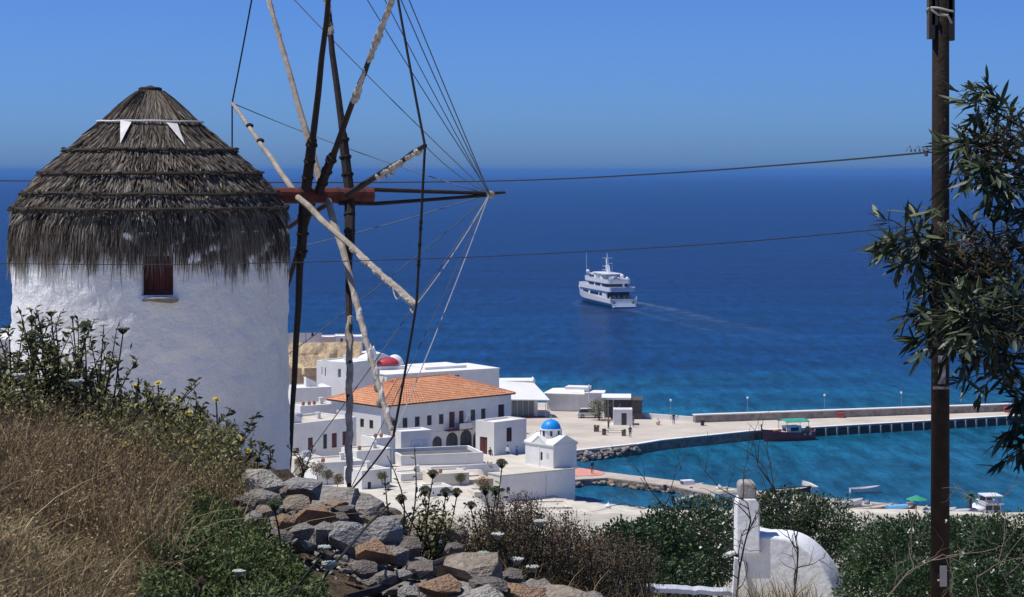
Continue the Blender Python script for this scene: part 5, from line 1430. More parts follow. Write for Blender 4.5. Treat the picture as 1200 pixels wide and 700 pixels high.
# ------------------------------------------------------------------ utility pole and wires
PD = 24.0
pole_wood = mat('creosoted_pole', (0.028, 0.019, 0.015, 1), .85, .5, 6, .7, 25, .15)
pb = at(1101.5, 760, PD); pole = thing('utility_pole', 'tall dark wooden utility pole at the right', 'utility pole', (pb.x, pb.y, ground(pb.x, pb.y) - .2))
pt_ = at(1102.5, -90, PD)
mb = MB(); mb.tube([(pb.x, pb.y, ground(pb.x, pb.y) - .3), tuple(pb.lerp(pt_, .5)), tuple(pt_)], [.112, .104, .096], 14); mb.build('post', pole_wood, pole, True, smooth=True)
top = at(1102, 20, PD)
mb = MB()
for (dx, z0, z1) in ((-.115, 46, -20), (.115, 48, -30), (-.08, 30, -40), (.09, 22, -30)):
    a = at(1102, z0, PD).z; b_ = at(1102, z1, PD).z
    mb.box(top.x + dx - .035, top.y - .09, a, top.x + dx + .035, top.y + .05, b_)
mb.build('splint', mat('weathered_splint', (0.09, 0.075, 0.062, 1), .9, .4, 6, .5), pole, True)
mb = MB(); zc = at(0, 12, PD).z; pth = [(top.x + .16 * math.cos(w), top.y + .15 * math.sin(w), zc + .02 * math.sin(2 * w)) for w in np.linspace(0, 2*math.pi, 25)]; mb.tube(pth, .014, 5)
mb.tube([(top.x - .13, top.y - .1, zc), (top.x - .05, top.y - .12, zc - .06), (top.x + .06, top.y - .12, zc - .07), (top.x + .11, top.y - .1, zc - .16)], .016, 5); mb.build('strap', mat('pale_strap', (0.45, 0.42, 0.36, 1), .8), pole, True)
ia = at(1090, 178.5, PD)
mb = MB(); mb.tube([ia + Vector((.1, 0, 0)), ia + Vector((-.08, -.02, 0))], .012, 5); mb.tube([ia + Vector((-.05, -.02, .02)), ia + Vector((-.05, -.02, -.05))], .022, 7)
for k in range(5):
    w = k * 1.2; mb.tube([ia + Vector((-.02 - .05 * k, -.02, .0)), ia + Vector((-.04 - .05 * k, -.02, .06 + .02 * math.sin(w * 3))), ia + Vector((-.09 - .05 * k, -.02, .01))], .006, 4)
mb.build('insulator', mat('insulator_grey', (0.10, 0.10, 0.11, 1), .5), pole, True)
mb = MB()
c = at(1102, 433, PD); mb.box(c.x - .05, c.y - .125, c.z - .16, c.x + .035, c.y - .112, c.z + .17)
mb.box(c.x - .11, c.y - .125, c.z - .22, c.x + .09, c.y - .113, c.z - .19); mb.build('paper_notice', mat('torn_paper', (0.42, 0.40, 0.36, 1), .9, .5, 9, col2=(0.10, 0.09, 0.08, 1)), pole, True)
c = at(1103, 673, PD); mb = MB(); mb.box(c.x - .04, c.y - .13, c.z - .12, c.x + .04, c.y - .117, c.z + .12); mb.build('number_plate', mat('plate_grey', (0.33, 0.33, 0.34, 1), .6), pole, True)
wire_m = mat('overhead_wire', (0.022, 0.022, 0.026, 1), .7)
def wire(label, pts, r):
    P = [at(px, py, D) for px, py, D in pts]; mb = MB()
    # smooth curve through the sight points
    out = []
    for i in range(len(P) - 1):
        p0, p1, p2, p3 = P[max(i-1, 0)], P[i], P[i+1], P[min(i+2, len(P)-1)]
        for k in range(8):
            t = k / 8; out.append(0.5 * ((2*p1) + (p2 - p0)*t + (2*p0 - 5*p1 + 4*p2 - p3)*t*t + (3*p1 - p0 - 3*p2 + p3)*t**3))
    out.append(P[-1]); mb.tube(out, [r * (.6 + .4 * (q.y / 24)) for q in out], 5); o = mb.build('overhead_wire', wire_m); tag(o, label, 'wire')
wire('upper overhead wire running from the pole to the left behind the windmill', [(1090, 178.5, 24), (960, 190, 31), (800, 202, 40), (640, 210.5, 50), (500, 213.5, 58), (300, 214, 66), (0, 212, 78), (-200, 209, 84)], .012)
wire('lower thin overhead wire sagging across the sea and in front of the windmill wall', [(1220, 248, 20), (1100, 262, 22.5), (1010, 271, 24), (850, 285, 26), (650, 297, 29), (450, 305, 32), (200, 310, 35), (0, 309, 38), (-150, 306, 40)], .0065)

# ------------------------------------------------------------------ whitewashed well by the hedge
WD = 30.0; ws = WD / F
limew = mat('well_limewash', (0.76, 0.77, 0.78, 1), .9, .14, 1.6, .5, 9, .1, dist=.03)
w0 = at(925, 702, WD); well = thing('whitewashed_well', 'whitewashed well house with quarter-round vault and grey-capped pillar', 'well', (w0.x, w0.y, w0.z - .4))
def W(px, py, dy=0.0): 
    p = at(px, py, WD); q = Vector((p.x, p.y + dy - (px - 925) * ws * .36, p.z)); q.z = H + (p.z - H) * q.y / p.y; q.x = p.x * q.y / p.y; return q
mb = MB()
_ax = [891, 906, 922, 938, 952, 963, 971, 977, 981]; _ay = [629, 629, 631, 638, 650, 663, 677, 692, 705]
_k = np.linspace(0, 8, 41); _fx = np.interp(_k, range(9), _ax); _fy = np.interp(_k, range(9), _ay)
for _q in range(6): _fx[1:-1] = (_fx[:-2] + 2 * _fx[1:-1] + _fx[2:]) / 4; _fy[1:-1] = (_fy[:-2] + 2 * _fy[1:-1] + _fy[2:]) / 4
arc = list(zip(_fx, _fy))
prof = [W(863, 740), W(990, 740)] + [W(x, y) for x, y in arc[::-1]] + [W(876, 626), W(866, 640), W(863, 660)]
mb.prism(prof, (0.25, .65, 0)); vb = mb.build('vault', limew, well, True)
bv = vb.modifiers.new('bevel', 'BEVEL'); bv.width = .04; bv.segments = 3
mb = MB(); a_ = W(861.5, 640, -.06); mb.prism([W(863, 650, -.07), W(891, 650, -.07), W(890, 592, -.07), W(886, 585, -.07), W(866, 585, -.07), W(863.5, 592, -.07)], (0, .40, 0)); pi = mb.build('pillar', limew, well, True)
bv = pi.modifiers.new('bevel', 'BEVEL'); bv.width = .02; bv.segments = 2
mb = MB(); mb.prism([W(866, 584.6, -.05), W(886.5, 584.6, -.05), W(887, 570, -.05), W(884, 565.5, -.05), W(868, 565.5, -.05), W(866, 570, -.05)], (0, .34, 0)); cp = mb.build('cap_stone', mat('bare_render', (0.33, 0.315, 0.30, 1), .95, .25, 6, .6, 20), pi, True)
bv = cp.modifiers.new('bevel', 'BEVEL'); bv.width = .03; bv.segments = 2
mb = MB(); mb.prism([W(859, 702, -.12), W(878, 702, -.12), W(872, 660, -.12), W(862, 655, -.12)], (0, .2, 0)); mb.build('buttress', limew, well, True)
mb = MB(); mb.tube([W(818, 664, -.2), W(840, 655, -.2), W(861, 647, -.1)], [.035, .04, .04], 6); mb.build('white_rail', limew, well, True)
# white-edged low wall in front, at the bottom of the picture
kb = at(702, 686, 15.0); ke = at(858, 694, 17.5)
kw = thing('kerb_wall', 'low rough wall with whitewashed top edge left of the well', 'wall', tuple(kb))
mb = MB()
n = 22
for i in range(n):
    t0, t1 = i / n, (i + 1) / n
    p, q = kb.lerp(ke, t0), kb.lerp(ke, t1); e0 = .02 * mnoise.noise(Vector((i * .7, 0, 0))); e1 = .02 * mnoise.noise(Vector(((i + 1) * .7, 0, 0)))
    mb.add([(p.x, p.y, p.z - .035 + e0), (q.x, q.y, q.z - .035 + e1), (q.x, q.y, q.z + e1), (p.x, p.y, p.z + e0), (p.x, p.y + .12, p.z + .01 + e0), (q.x, q.y + .12, q.z + .01 + e1)], [(0, 1, 2, 3), (3, 2, 5, 4)])
mb.build('whitewashed_edge', limew, kw, True)
for i in range(15):
    p = kb.lerp(ke, (i + .5) / 15); s = rnd.uniform(.12, .2); put_stone((p.x, p.y + .12, p.z - .2), (s * 1.5, .25, .2), rnd.choice([0, 3]), kw, rot=(0, rnd.uniform(-.1, .1), rnd.uniform(-.2, .2)))
# white house corner at the far left, behind the weeds
p = at(-45, 398, 58); house('hill_house', 'corner of a white hillside house at the left edge beside the mill', 'house', (p.x, p.y, p.z - 3.5), math.radians(2), 1.42, 4, 3.5, {}, parapet=.1)

# ------------------------------------------------------------------ rubble bank of field stones
bank = thing('rubble_wall', 'tumbled dry-stone bank of grey and rust-brown rocks below the windmill', 'stone wall', tuple(hit(480, 640)))
big = [ # px, py, w, h, material
 (304, 562, 56, 30, 4), (306, 579, 40, 15, 0), (309, 594, 30, 12, 3), (356, 570, 54, 22, 1), (392, 583, 54, 24, 0), (366, 600, 46, 21, 2), (331, 607, 28, 20, 2), (345, 585, 32, 13, 3),
 (421, 594, 58, 25, 0), (378, 620, 30, 26, 0), (406, 628, 50, 40, 1), (450, 619, 40, 30, 1), (456, 600, 28, 16, 5), (505, 624, 78, 42, 3), (437, 643, 46, 26, 2), (463, 648, 30, 22, 0), (480, 636, 30, 18, 5),
 (546, 664, 78, 36, 3), (513, 684, 50, 26, 2), (572, 684, 44, 20, 5), (610, 691, 66, 22, 2), (566, 700, 50, 18, 4), (652, 700, 76, 24, 3), (490, 664, 44, 18, 5), (395, 604, 24, 14, 5), (350, 618, 30, 18, 0), (325, 625, 30, 16, 5),
 (285, 585, 30, 16, 5), (290, 605, 30, 18, 0), (470, 670, 22, 12, 4), (478, 690, 26, 14, 4), (450, 672, 26, 15, 0), (425, 664, 30, 18, 5), (600, 672, 30, 16, 5), (632, 684, 30, 16, 0), (690, 699, 36, 16, 0), (540, 692, 34, 16, 4), (530, 640, 24, 16, 5)]
for (px, py, w, h, mi) in big:
    p = hit(px, py, .16, 6.5, 15.5); sc = p.y / F
    put_stone((p.x, p.y + .1, p.z - .035), (w * sc * 1.10, max(w, h) * sc * .95, h * sc * 1.05), mi, bank, rot=(rnd.uniform(0, .45), rnd.uniform(-.14, .14), rnd.uniform(-.4, .4)))
for k in range(380):
    t = rnd.random() ** 1.15; px = 278 + 400 * t; py = 562 + 130 * t + rnd.uniform(-8, 70)
    if px < 400 and py > 640: continue
    p = hit(px, py, .05, 6.5, 15.5); sc = p.y / F; w = rnd.uniform(12, 36)
    put_stone((p.x, p.y, p.z), (w * sc * 1.25, w * sc, w * sc * .5), rnd.choice([0, 1, 3, 4, 2, 0]), bank)
# small rubble too small to pick out
V = []; mbg = MB()
gm = stone_mesh(999, n=9)
gv = [v.co.copy() for v in gm.vertices]; gf = [tuple(p.vertices) for p in gm.polygons]
for k in range(900):
    t = rnd.random(); px = 280 + 460 * t; py = 580 + 125 * t + rnd.uniform(-10, 70)
    p = hit(px, py, .02, 6.0, 15.5); s = rnd.uniform(2, 7) * p.y / F; R = Matrix.Rotation(rnd.uniform(0, 6), 3, 'Z') @ Matrix.Rotation(rnd.uniform(0, 3), 3, 'X')
    mbg.add([p + R @ v * s for v in gv], gf)
o = mbg.build('small_rubble', ROCKM[4], bank, True); o['kind'] = 'stuff'

# ------------------------------------------------------------------ grass, weeds and shrubs
straw_m = mat_tint('dry_grass', [(0.07, 0.052, 0.03, 1), (0.16, 0.12, 0.07, 1), (0.27, 0.205, 0.11, 1), (0.38, 0.29, 0.15, 1), (0.48, 0.40, 0.23, 1)], .8, .15)
brown_m = mat_tint('brown_seed_grass', [(0.06, 0.042, 0.024, 1), (0.14, 0.095, 0.05, 1), (0.23, 0.155, 0.08, 1), (0.32, 0.235, 0.125, 1), (0.46, 0.37, 0.23, 1)], .85, .1)
green_m = mat_tint('weed_green', [(0.025, 0.036, 0.012, 1), (0.05, 0.075, 0.022, 1), (0.085, 0.12, 0.036, 1), (0.13, 0.165, 0.055, 1), (0.22, 0.24, 0.11, 1)], .6, .2)
olive_m = mat_tint('olive_weed', [(0.04, 0.042, 0.016, 1), (0.095, 0.095, 0.034, 1), (0.165, 0.16, 0.06, 1), (0.25, 0.235, 0.10, 1), (0.36, 0.33, 0.17, 1)], .7, .15)
hedge_m = mat_tint('hedge_leaf', [(0.013, 0.027, 0.010, 1), (0.028, 0.060, 0.018, 1), (0.043, 0.084, 0.026, 1), (0.065, 0.115, 0.036, 1), (0.105, 0.155, 0.06, 1)], .45, .12, .4)
thorn_m = mat_tint('thorny_shrub', [(0.03, 0.03, 0.02, 1), (0.07, 0.065, 0.04, 1), (0.11, 0.095, 0.06, 1), (0.16, 0.105, 0.07, 1), (0.24, 0.15, 0.10, 1)], .8, .1)
acacia_m = mat_tint('acacia_leaf', [(0.018, 0.028, 0.014, 1), (0.034, 0.052, 0.026, 1), (0.06, 0.083, 0.040, 1), (0.095, 0.122, 0.058, 1), (0.17, 0.19, 0.10, 1)], .45, .15, .4)
twig_m = mat('bare_twig', (0.055, 0.042, 0.034, 1), .9, .4, 9)
GZ = np.vectorize(lambda x, y: ground(x, y))
def grass(name, m, n, pxr, dr, hr, wr, lean, reg=None, tintc=.5, label=None, K=4, power=1.0):
    px = rng.uniform(pxr[0], pxr[1], n * 2); D = dr[0] + (dr[1] - dr[0]) * rng.random(n * 2) ** power
    x = (px - 600) / F * D
    if reg is not None:
        k = np.array([reg(a, b, c) for a, b, c in zip(px, D, x)]); px, D, x = px[k], D[k], x[k]
    px, D, x = px[:n], D[:n], x[:n]; n = len(px)
    z = GZ(x, D) - .01
    cl = np.array([mnoise.noise(Vector((a * 2.2, b * 2.2, 3))) for a, b in zip(x, D)])
    h = rng.uniform(hr[0], hr[1], n) * (1 + .5 * cl)
    a = rng.uniform(0, 2*np.pi, n); ln = lean * rng.uniform(.2, 1.4, n)
    P = np.zeros((n, K, 3))
    for k in range(K):
        t = k / (K - 1)
        P[:, k, 0] = x + np.cos(a) * ln * h * t ** 1.8; P[:, k, 1] = D + np.sin(a) * ln * h * t ** 1.8; P[:, k, 2] = z + h * (t - .30 * ln * t * t)
    w = rng.uniform(wr[0], wr[1], n); W_ = np.stack([w * f_ for f_ in np.interp(np.linspace(0, 1, K), [0, .5, 1], [1, .85, .12])], 1)
    sd_ = unit(np.stack([np.cos(a + 1.57), np.sin(a + 1.57), rng.normal(0, .2, n)], 1) + .6 * rng.normal(size=(n, 3)))
    V, q, T = ribbons(P, W_, sd_, np.clip(tintc + .18 * rng.normal(size=n) + .35 * cl, 0, 1))
    o = link(name, np_mesh(name, V, q, T), None, False, m); tag(o, label, 'grass', kind='stuff'); return P
SL = lambda px, D, x: ground(x, D, False) > 30
Pd = grass('dry_grass', straw_m, 24000, (-40, 250), (4.2, 9.5), (.06, .17), (.002, .0045), .9, lambda p, d, x: p < 195 + 45 * mnoise.noise(Vector((x * 3, d * 1.5, 4))), .52, 'tangled straw-coloured dry grass at the lower left')
Pb = grass('brown_grass', brown_m, 20000, (-40, 330), (7.4, 13.0), (.12, .30), (.0025, .005), .55, lambda p, d, x: p < 300 - (d - 7) * 7 and (d > 9.2 or p < 205 + 45 * mnoise.noise(Vector((x * 3, d * 1.5, 4)))), .48, 'brown seeding grass covering the slope left of the rocks')
grass('dry_stalks', straw_m, 700, (-40, 300), (4.5, 11), (.18, .38), (.002, .004), 1.2, None, .75, 'long bleached stalks leaning through the dry grass', K=6)
# seed specks in the brown grass
def specks(name, m, P, n, size, label, tintc):
    idx = rng.integers(0, len(P), n); t = rng.integers(1, P.shape[1], n); p = P[idx, t] + rng.normal(0, .012, (n, 3))
    V, q, T = leaves(p, rand_unit(n) + np.array([0, 0, .3]), rand_unit(n), rng.uniform(size * .6, size * 1.5, n), rng.uniform(size * .35, size * .7, n), np.clip(tintc + .22 * rng.normal(size=n), 0, 1))
    o = link(name, np_mesh(name, V, q, T), None, False, m); tag(o, label, 'grass', kind='stuff')
specks('seed_husks', brown_m, Pb, 30000, .014, 'dry brown husks and seed heads in the slope grass', .62)
specks('straw_litter', straw_m, Pd, 14000, .016, 'pale straw litter in the dry grass', .6)

def leafy_patch(name, m, n, pxr, dr, hmax, size, label, cat, tintc=.5, reg=None, aspect=.45):
    """low dense weeds: leaves filling a layer above the ground, thicker in clumps"""
    px = rng.uniform(pxr[0], pxr[1], n); D = rng.uniform(dr[0], dr[1], n); x = (px - 600) / F * D
    if reg is not None:
        k = np.array([reg(a, b) for a, b in zip(px, D)]); px, D, x = px[k], D[k], x[k]; n = len(px)
    cl = np.array([mnoise.noise(Vector((a * 3.2, b * 3.2, 9))) + .6 * mnoise.noise(Vector((a * 9, b * 9, 2))) for a, b in zip(x, D)])
    top = hmax * np.clip(.62 + .8 * cl, .12, 1.4)
    z = GZ(x, D) + top * rng.random(n) ** .6
    pos = np.stack([x, D, z], 1)
    ax = rand_unit(n) + np.array([0, 0, .55]); nr = rand_unit(n) + np.array([0, -.3, .8])
    ln = rng.uniform(size * .6, size * 1.5, n)
    V, q, T = leaves(pos, ax, nr, ln, ln * aspect, np.clip(tintc + .2 * rng.normal(size=n) + .3 * cl, 0, 1))
    o = link(name, np_mesh(name, V, q, T), None, False, m); tag(o, label, cat, kind='stuff')
leafy_patch('green_ground_cover', green_m, 90000, (165, 440), (5.4, 9.4), .17, .020, 'dense small-leaved green ground cover at the bottom, left of the rocks', 'ground cover', .52, lambda p, d: p < 330 + (8.8 - d) * 50 and p > 175 + (d - 8) * 16 + 60 * mnoise.noise(Vector((p * .03, d * 2, 0))))
leafy_patch('crest_weeds', olive_m, 46000, (-40, 320), (9.5, 13.6), .36, .026, 'olive green weeds massed along the crest in front of the mill', 'weeds', .48, lambda p, d: p < 285 - (d - 9.5) * 2, .4)
leafy_patch('gravel_weeds', green_m, 7000, (380, 520), (6.4, 7.6), .10, .019, 'sprawling green weeds at the foot of the stones', 'weeds', .55)

def stem_path(base, tipp, bow, n=6):
    out = []; d = tipp - base; sidev = Vector((rnd.uniform(-1, 1), rnd.uniform(-1, 1), 0))
    for i in range(n):
        t = i / (n - 1); out.append(base.lerp(tipp, t) + sidev * bow * math.sin(math.pi * t))
    return out
umb_dark = mat('seed_umbel', (0.11, 0.105, 0.055, 1), .9, .5, 30)
umb_green = mat('green_umbel', (0.11, 0.14, 0.06, 1), .9, .5, 30)
umb_white = mat('white_umbel', (0.58, 0.60, 0.52, 1), .9, .2, 30)
stem_m = mat('weed_stem', (0.085, 0.085, 0.05, 1), .8, .4, 9)
stem_d = mat('dark_weed_stem', (0.035, 0.035, 0.022, 1), .8, .4, 9)
yellow = mat('yellow_petal', (0.55, 0.42, 0.06, 1), .7, .2, 20)
def umbel(parent, c, r, flat, m, n=70, stalk=True):
    """compound umbel: rays fanning from one point, florets on a cupped disc"""
    mb = MB(); c = Vector(c); o = c - Vector((0, 0, r * 1.0))
    for i in range(n):
        a = i * 2.399; rr = r * math.sqrt((i + .5) / n); p = c + Vector((rr * math.cos(a), rr * math.sin(a), flat * (1 - (rr / r) ** 2) * r + rnd.uniform(-.1, .1) * r))
        mb.tube([o, o.lerp(p, .6) + Vector((0, 0, -.1 * r)), p], r * .025, 3, False)
        mb.ball(p, (r * .15, r * .15, r * .10), 5, 3)
    return mb.build('flower_head', m, parent, True)
def wild_carrot(label, heads, base_px, D, leafy=True, m=None, cat='wild carrot', dark=True):
    """heads: (px, py, radius px, flatness, material)"""
    bx = (base_px - 600) / F * D; base = Vector((bx, D, ground(bx, D) - .02))
    t = thing('wild_carrot', label, cat, tuple(base), 0)
    for (px, py, r, fl, hm) in heads:
        c = at(px, py, D + rnd.uniform(-.15, .15)); mb = MB(); b0 = base + Vector((rnd.uniform(-.05, .05), rnd.uniform(-.05, .05), 0))
        pth = stem_path(b0, c - Vector((0, 0, r * D / F * .8)), .02)
        mb.tube(pth, [.007, .006, .005, .0045, .004, .0035], 5); mb.build('stem', stem_d if dark else stem_m, t, True)
        umbel(t, c, r * .85 * D / F, fl, hm)
        if leafy:
            n = 46; pts = np.array([tuple(pth[k]) for k in rng.integers(1, 5, n)]) + rng.normal(0, .045, (n, 3))
            V, q, T = leaves(pts, rand_unit(n) + np.array([0, 0, .4]), rand_unit(n), rng.uniform(.025, .06, n), rng.uniform(.008, .02, n), np.clip(.45 + .2 * rng.normal(size=n), 0, 1))
            o = link('leaves', np_mesh('leaves', V, q, T), t, True, olive_m); o['kind'] = 'stuff'
    return t
wild_carrot('wild carrot with round dark green seed heads at the far left', [(38, 397, 12, .9, umb_green), (37, 374, 7, .7, umb_dark), (40, 407, 9, .8, umb_dark)], 45, 10.2)
wild_carrot('wild carrot with one drooping seed head beside the dark green heads', [(60, 366, 7, -.2, umb_dark)], 62, 10.4)
wild_carrot('wild carrot with a round green head in the middle of the left weeds', [(99, 383, 9, .8, umb_green), (85, 372, 4, .5, umb_dark)], 92, 10.3)
wild_carrot('tall wild carrot with one flat brown head below the mill window', [(144, 385, 9, -.3, umb_dark), (137, 422, 8, -.5, umb_dark)], 132, 10.5)
wild_carrot('wild carrot with flat white flower heads in the left weeds', [(90, 446, 10, .0, umb_white), (22, 439, 9, .0, umb_white), (24, 457, 7, 0, umb_white)], 70, 9.8)
wild_carrot('wild carrot with a shaggy green head standing in front of the rust stones', [(322, 591, 11, .7, umb_green)], 316, 8.3, False)
wild_carrot('wild carrot with flat white heads in the green ground cover', [(280, 669, 9, .0, umb_white), (386, 660, 11, .0, umb_white), (380, 641, 9, .1, umb_white)], 318, 7.2, False)
wild_carrot('wild carrot with brown dried heads near the bottom edge left of centre', [(236, 683, 7, .9, mat('dry_brown_umbel', (0.12, 0.07, 0.045, 1), .9, .4, 30)), (229, 688, 5, .7, umb_dark)], 234, 6.5, False)
wild_carrot('group of dark wild carrot heads in front of the white court wall', [(507, 555, 8, .6, umb_dark), (498, 575, 9, .7, umb_green), (522, 577, 8, .8, umb_dark), (535, 577, 8, .7, umb_dark), (470, 585, 8, .8, umb_dark)], 505, 12.2, True)
wild_carrot('wild carrot with rounded heads just left of the brown shrub', [(569, 574, 9, .8, umb_dark), (581, 575, 8, .7, umb_green), (588, 543, 8, .7, umb_dark), (552, 592, 7, .7, umb_dark)], 575, 12.4, True)
wild_carrot('wild carrot with pale flat heads among the brown shrub stems', [(583, 626, 9, .0, umb_white), (633, 611, 9, .1, umb_white), (566, 648, 9, 0, mat('mint_umbel', (0.40, 0.52, 0.42, 1), .9, .2, 30)), (606, 655, 9, 0, umb_white), (624, 664, 9, 0, umb_white)], 600, 11.0, False)
for i, (px, py, D, lab) in enumerate(((160, 452, 11.0, 'yellow daisy at the left end of the crest weeds'), (185, 449, 11.2, 'orange-yellow daisy rising above the crest weeds'), (208, 468, 11.2, 'yellow daisy against the mill wall, middle of the crest'),
        (222, 484, 11.0, 'yellow daisy at the right shoulder of the crest weeds'), (253, 468, 11.4, 'tall yellow daisy standing clear against the mill wall'), (280, 514, 11.5, 'yellow daisy just left of the mill base stones'), (290, 528, 11.5, 'yellow daisy lowest on the right of the crest'), (222, 517, 10.4, 'yellow daisy low in the crest weeds'), (147, 520, 9.6, 'yellow daisy in the brown grass'))):
    p = at(px, py, D); g = ground(p.x - .03, D); t = thing('yellow_daisy', lab, 'flower', (p.x - .03, D, g), 0, 'yellow daisies on the crest')
    mb = MB(); mb.tube(stem_path(Vector((p.x - .03, D, g)), p, .03), .004, 4); mb.build('stem', stem_m, t, True)
    mb = MB(); mb.ball(p, (.014, .014, .01), 6, 4); mb.build('disc', yellow, t, True)
    mb = MB(); tl_ = Vector((rnd.uniform(-.4, .4), -.6, 1)).normalized(); e1 = tl_.cross(Vector((1, 0, 0))).normalized(); e2 = tl_.cross(e1)
    for k in range(12):
        a = k * math.pi / 6; d = e1 * math.cos(a) + e2 * math.sin(a); s_ = d.cross(tl_); mb.add([p + d * .006, p + d * .015 + s_ * .004, p + d * .026, p + d * .015 - s_ * .004], [(0, 1, 2, 3)])
    mb.build('petals', yellow, t, True)
# leafy tall weeds carrying the silhouette along the crest
def tall_weed(label, px, D, hts, m, n_st=7, spread=.12, leaf=.035, cat='weed', nl=26, name='tall_weed'):
    bx = (px - 600) / F * D; base = Vector((bx, D, ground(bx, D) - .02)); t = thing(name, label, cat, tuple(base))
    mb = MB(); parts = []
    for k in range(n_st):
        tp = base + Vector((rnd.uniform(-spread, spread), rnd.uniform(-spread, spread), rnd.uniform(*hts))); pth = stem_path(base + Vector((rnd.uniform(-.03, .03), 0, 0)), tp, .085, 7)
        mb.tube(pth, [.006, .0055, .005, .0045, .004, .003, .002], 4)
        pa = np.array([tuple(q) for q in pth]); u = rng.uniform(.25, 1, nl) * 6; i0 = np.minimum(u.astype(int), 5); pp = pa[i0] + (pa[i0 + 1] - pa[i0]) * (u - i0)[:, None]
        dr = rand_unit(nl) * np.array([1, 1, .5]) + np.array([0, 0, .35]); ln = rng.uniform(leaf * .6, leaf * 1.5, nl)
        parts.append(leaves(pp, dr, rand_unit(nl) + np.array([0, 0, .6]), ln, ln * .4, np.clip(.45 + .22 * rng.normal(size=nl), 0, 1)))
    mb.build('stems', stem_d, t, True); V, q, T = joinA(parts); o = link('leaves', np_mesh('leaves', V, q, T), t, True, m); o['kind'] = 'stuff'
cr = [(8, 10.0, (.35, .62), 'leafy weed at the left edge of the picture'), (30, 10.2, (.42, .72), 'leafy weed under the dark green carrot heads'), (55, 10.1, (.45, .80), 'tallest leafy weed at the left, in front of the mill wall'), (78, 10.4, (.4, .76), 'leafy weed with branching tips left of the flat brown head'),
      (105, 10.2, (.38, .72), 'bushy weed in the middle of the left crest'), (128, 10.5, (.3, .58), 'thin weed below the flat brown carrot head'), (155, 10.9, (.3, .46), 'feathery weed with yellow daisies at its left'), (180, 11.0, (.3, .46), 'feathery weed in the middle of the crest'), (205, 11.2, (.28, .42), 'feathery weed at the right of the crest'),
      (232, 11.4, (.25, .40), 'sparse weed at the right shoulder of the crest'), (258, 11.6, (.22, .38), 'sparse weed left of the mill base stones'), (278, 11.8, (.15, .30), 'dry weed beside the uppermost pale stone')]
for px, D, h, lab in cr: tall_weed(lab, px, D, h, olive_m, 14 if px < 110 else 9, .24, .036, nl=46)
tall_weed('wiry dark weed rising beside the vertical spar in front of the town', 468, 12.0, (.30, .74), olive_m, 3, .16, .03, nl=22)
tall_weed('leafy weed under the dark carrot heads by the walled court', 495, 12.2, (.2, .42), olive_m, 10, .16, .035, nl=34)
tall_weed('dry tawny weed behind the topmost grey rocks', 432, 14.0, (.18, .34), brown_m, 8, .20, .03, nl=16)
tall_weed('dry tawny weed beside the foot of the mill', 352, 15.0, (.12, .30), brown_m, 6, .14, .03, nl=12)
# leaning dry stem across the rocks
p0, p1, p2 = hit(345, 705, .05, 6, 14), at(400, 652, 7.9), at(457, 590, 9.2)
mb = MB(); mb.tube([p0, p0.lerp(p1, .5) + Vector((0, 0, -.01)), p1, p1.lerp(p2, .5) + Vector((0, 0, .01)), p2], [.006, .006, .0055, .005, .004], 6); o = mb.build('leaning_stem', stem_d); tag(o, 'dark dry stem leaning across the rocks', 'dry stem')
mb = MB(); q0 = hit(440, 692, .08, 6, 14); mb.tube([hit(405, 700, .06, 6, 14), q0, hit(480, 672, .12, 6, 14), hit(535, 650, .16, 6, 14)], [.012, .016, .018, .010], 6, jit=.15); o = mb.build('driftwood_branch', twig_m); tag(o, 'grey weathered branch lying between the rocks', 'branch')

# brown thorny shrub right of the rocks
def thorn_shrub(label, pxr, D, top_px, nst, name='thorn_shrub', tint0=.34, leafsize=.015):
    bx = ((pxr[0] + pxr[1]) / 2 - 600) / F * D; t = thing(name, label, 'shrub', (bx, D, ground(bx, D)))
    n = nst; K = 6; px = rng.uniform(pxr[0], pxr[1], n); d = rng.uniform(D - .6, D + .7, n); x = (px - 600) / F * d
    z0 = GZ(x, d) - .03
    topy = np.interp(px, [q[0] for q in top_px], [q[1] for q in top_px]) + np.abs(rng.normal(0, 22, n)) + 30 * (rng.random(n) ** 2)
    z1 = H - (topy - 200) / F * d; hh = np.maximum(z1 - z0, .12)
    a = rng.uniform(0, 6.28, n); ln = rng.uniform(.02, .16, n)
    P = np.zeros((n, K, 3))
    for k in range(K):
        s = k / (K - 1); P[:, k, 0] = x + np.cos(a) * ln * s + .012 * rng.normal(size=n); P[:, k, 1] = d + np.sin(a) * ln * s; P[:, k, 2] = z0 + hh * s
    w = rng.uniform(.004, .009, n); W_ = np.stack([w, w, w * .9, w * .8, w * .6, w * .3], 1)
    V, q, T = ribbons(P, W_, unit(rng.normal(size=(n, 3)) * np.array([1, 1, .1])), np.clip(tint0 + .12 * rng.normal(size=n), 0, 1))
    o = link('stems', np_mesh('stems', V, q, T), t, True, thorn_m); o['kind'] = 'stuff'
    nl = n * 60; idx = rng.integers(0, n, nl); u = rng.random(nl) ** .75 * (K - 1); i0 = np.minimum(u.astype(int), K - 2)
    pp = P[idx, i0] + (P[idx, i0 + 1] - P[idx, i0]) * (u - i0)[:, None] + rng.normal(0, .014, (nl, 3))
    l_ = rng.uniform(leafsize * .6, leafsize * 1.6, nl)
    V, q, T = leaves(pp, rand_unit(nl) + np.array([0, 0, .5]), rand_unit(nl), l_, l_ * .5, np.clip(tint0 - .05 + .55 * (u / (K - 1)) ** 3 + .16 * rng.normal(size=nl), 0, 1))
    o = link('leaves', np_mesh('leaves', V, q, T), t, True, thorn_m); o['kind'] = 'stuff'
thorn_shrub('dense brown thorny shrub with reddish tips right of the rocks', (545, 712), 12.6, [(545, 615), (570, 585), (600, 570), (640, 588), (670, 600), (712, 622)], 620)
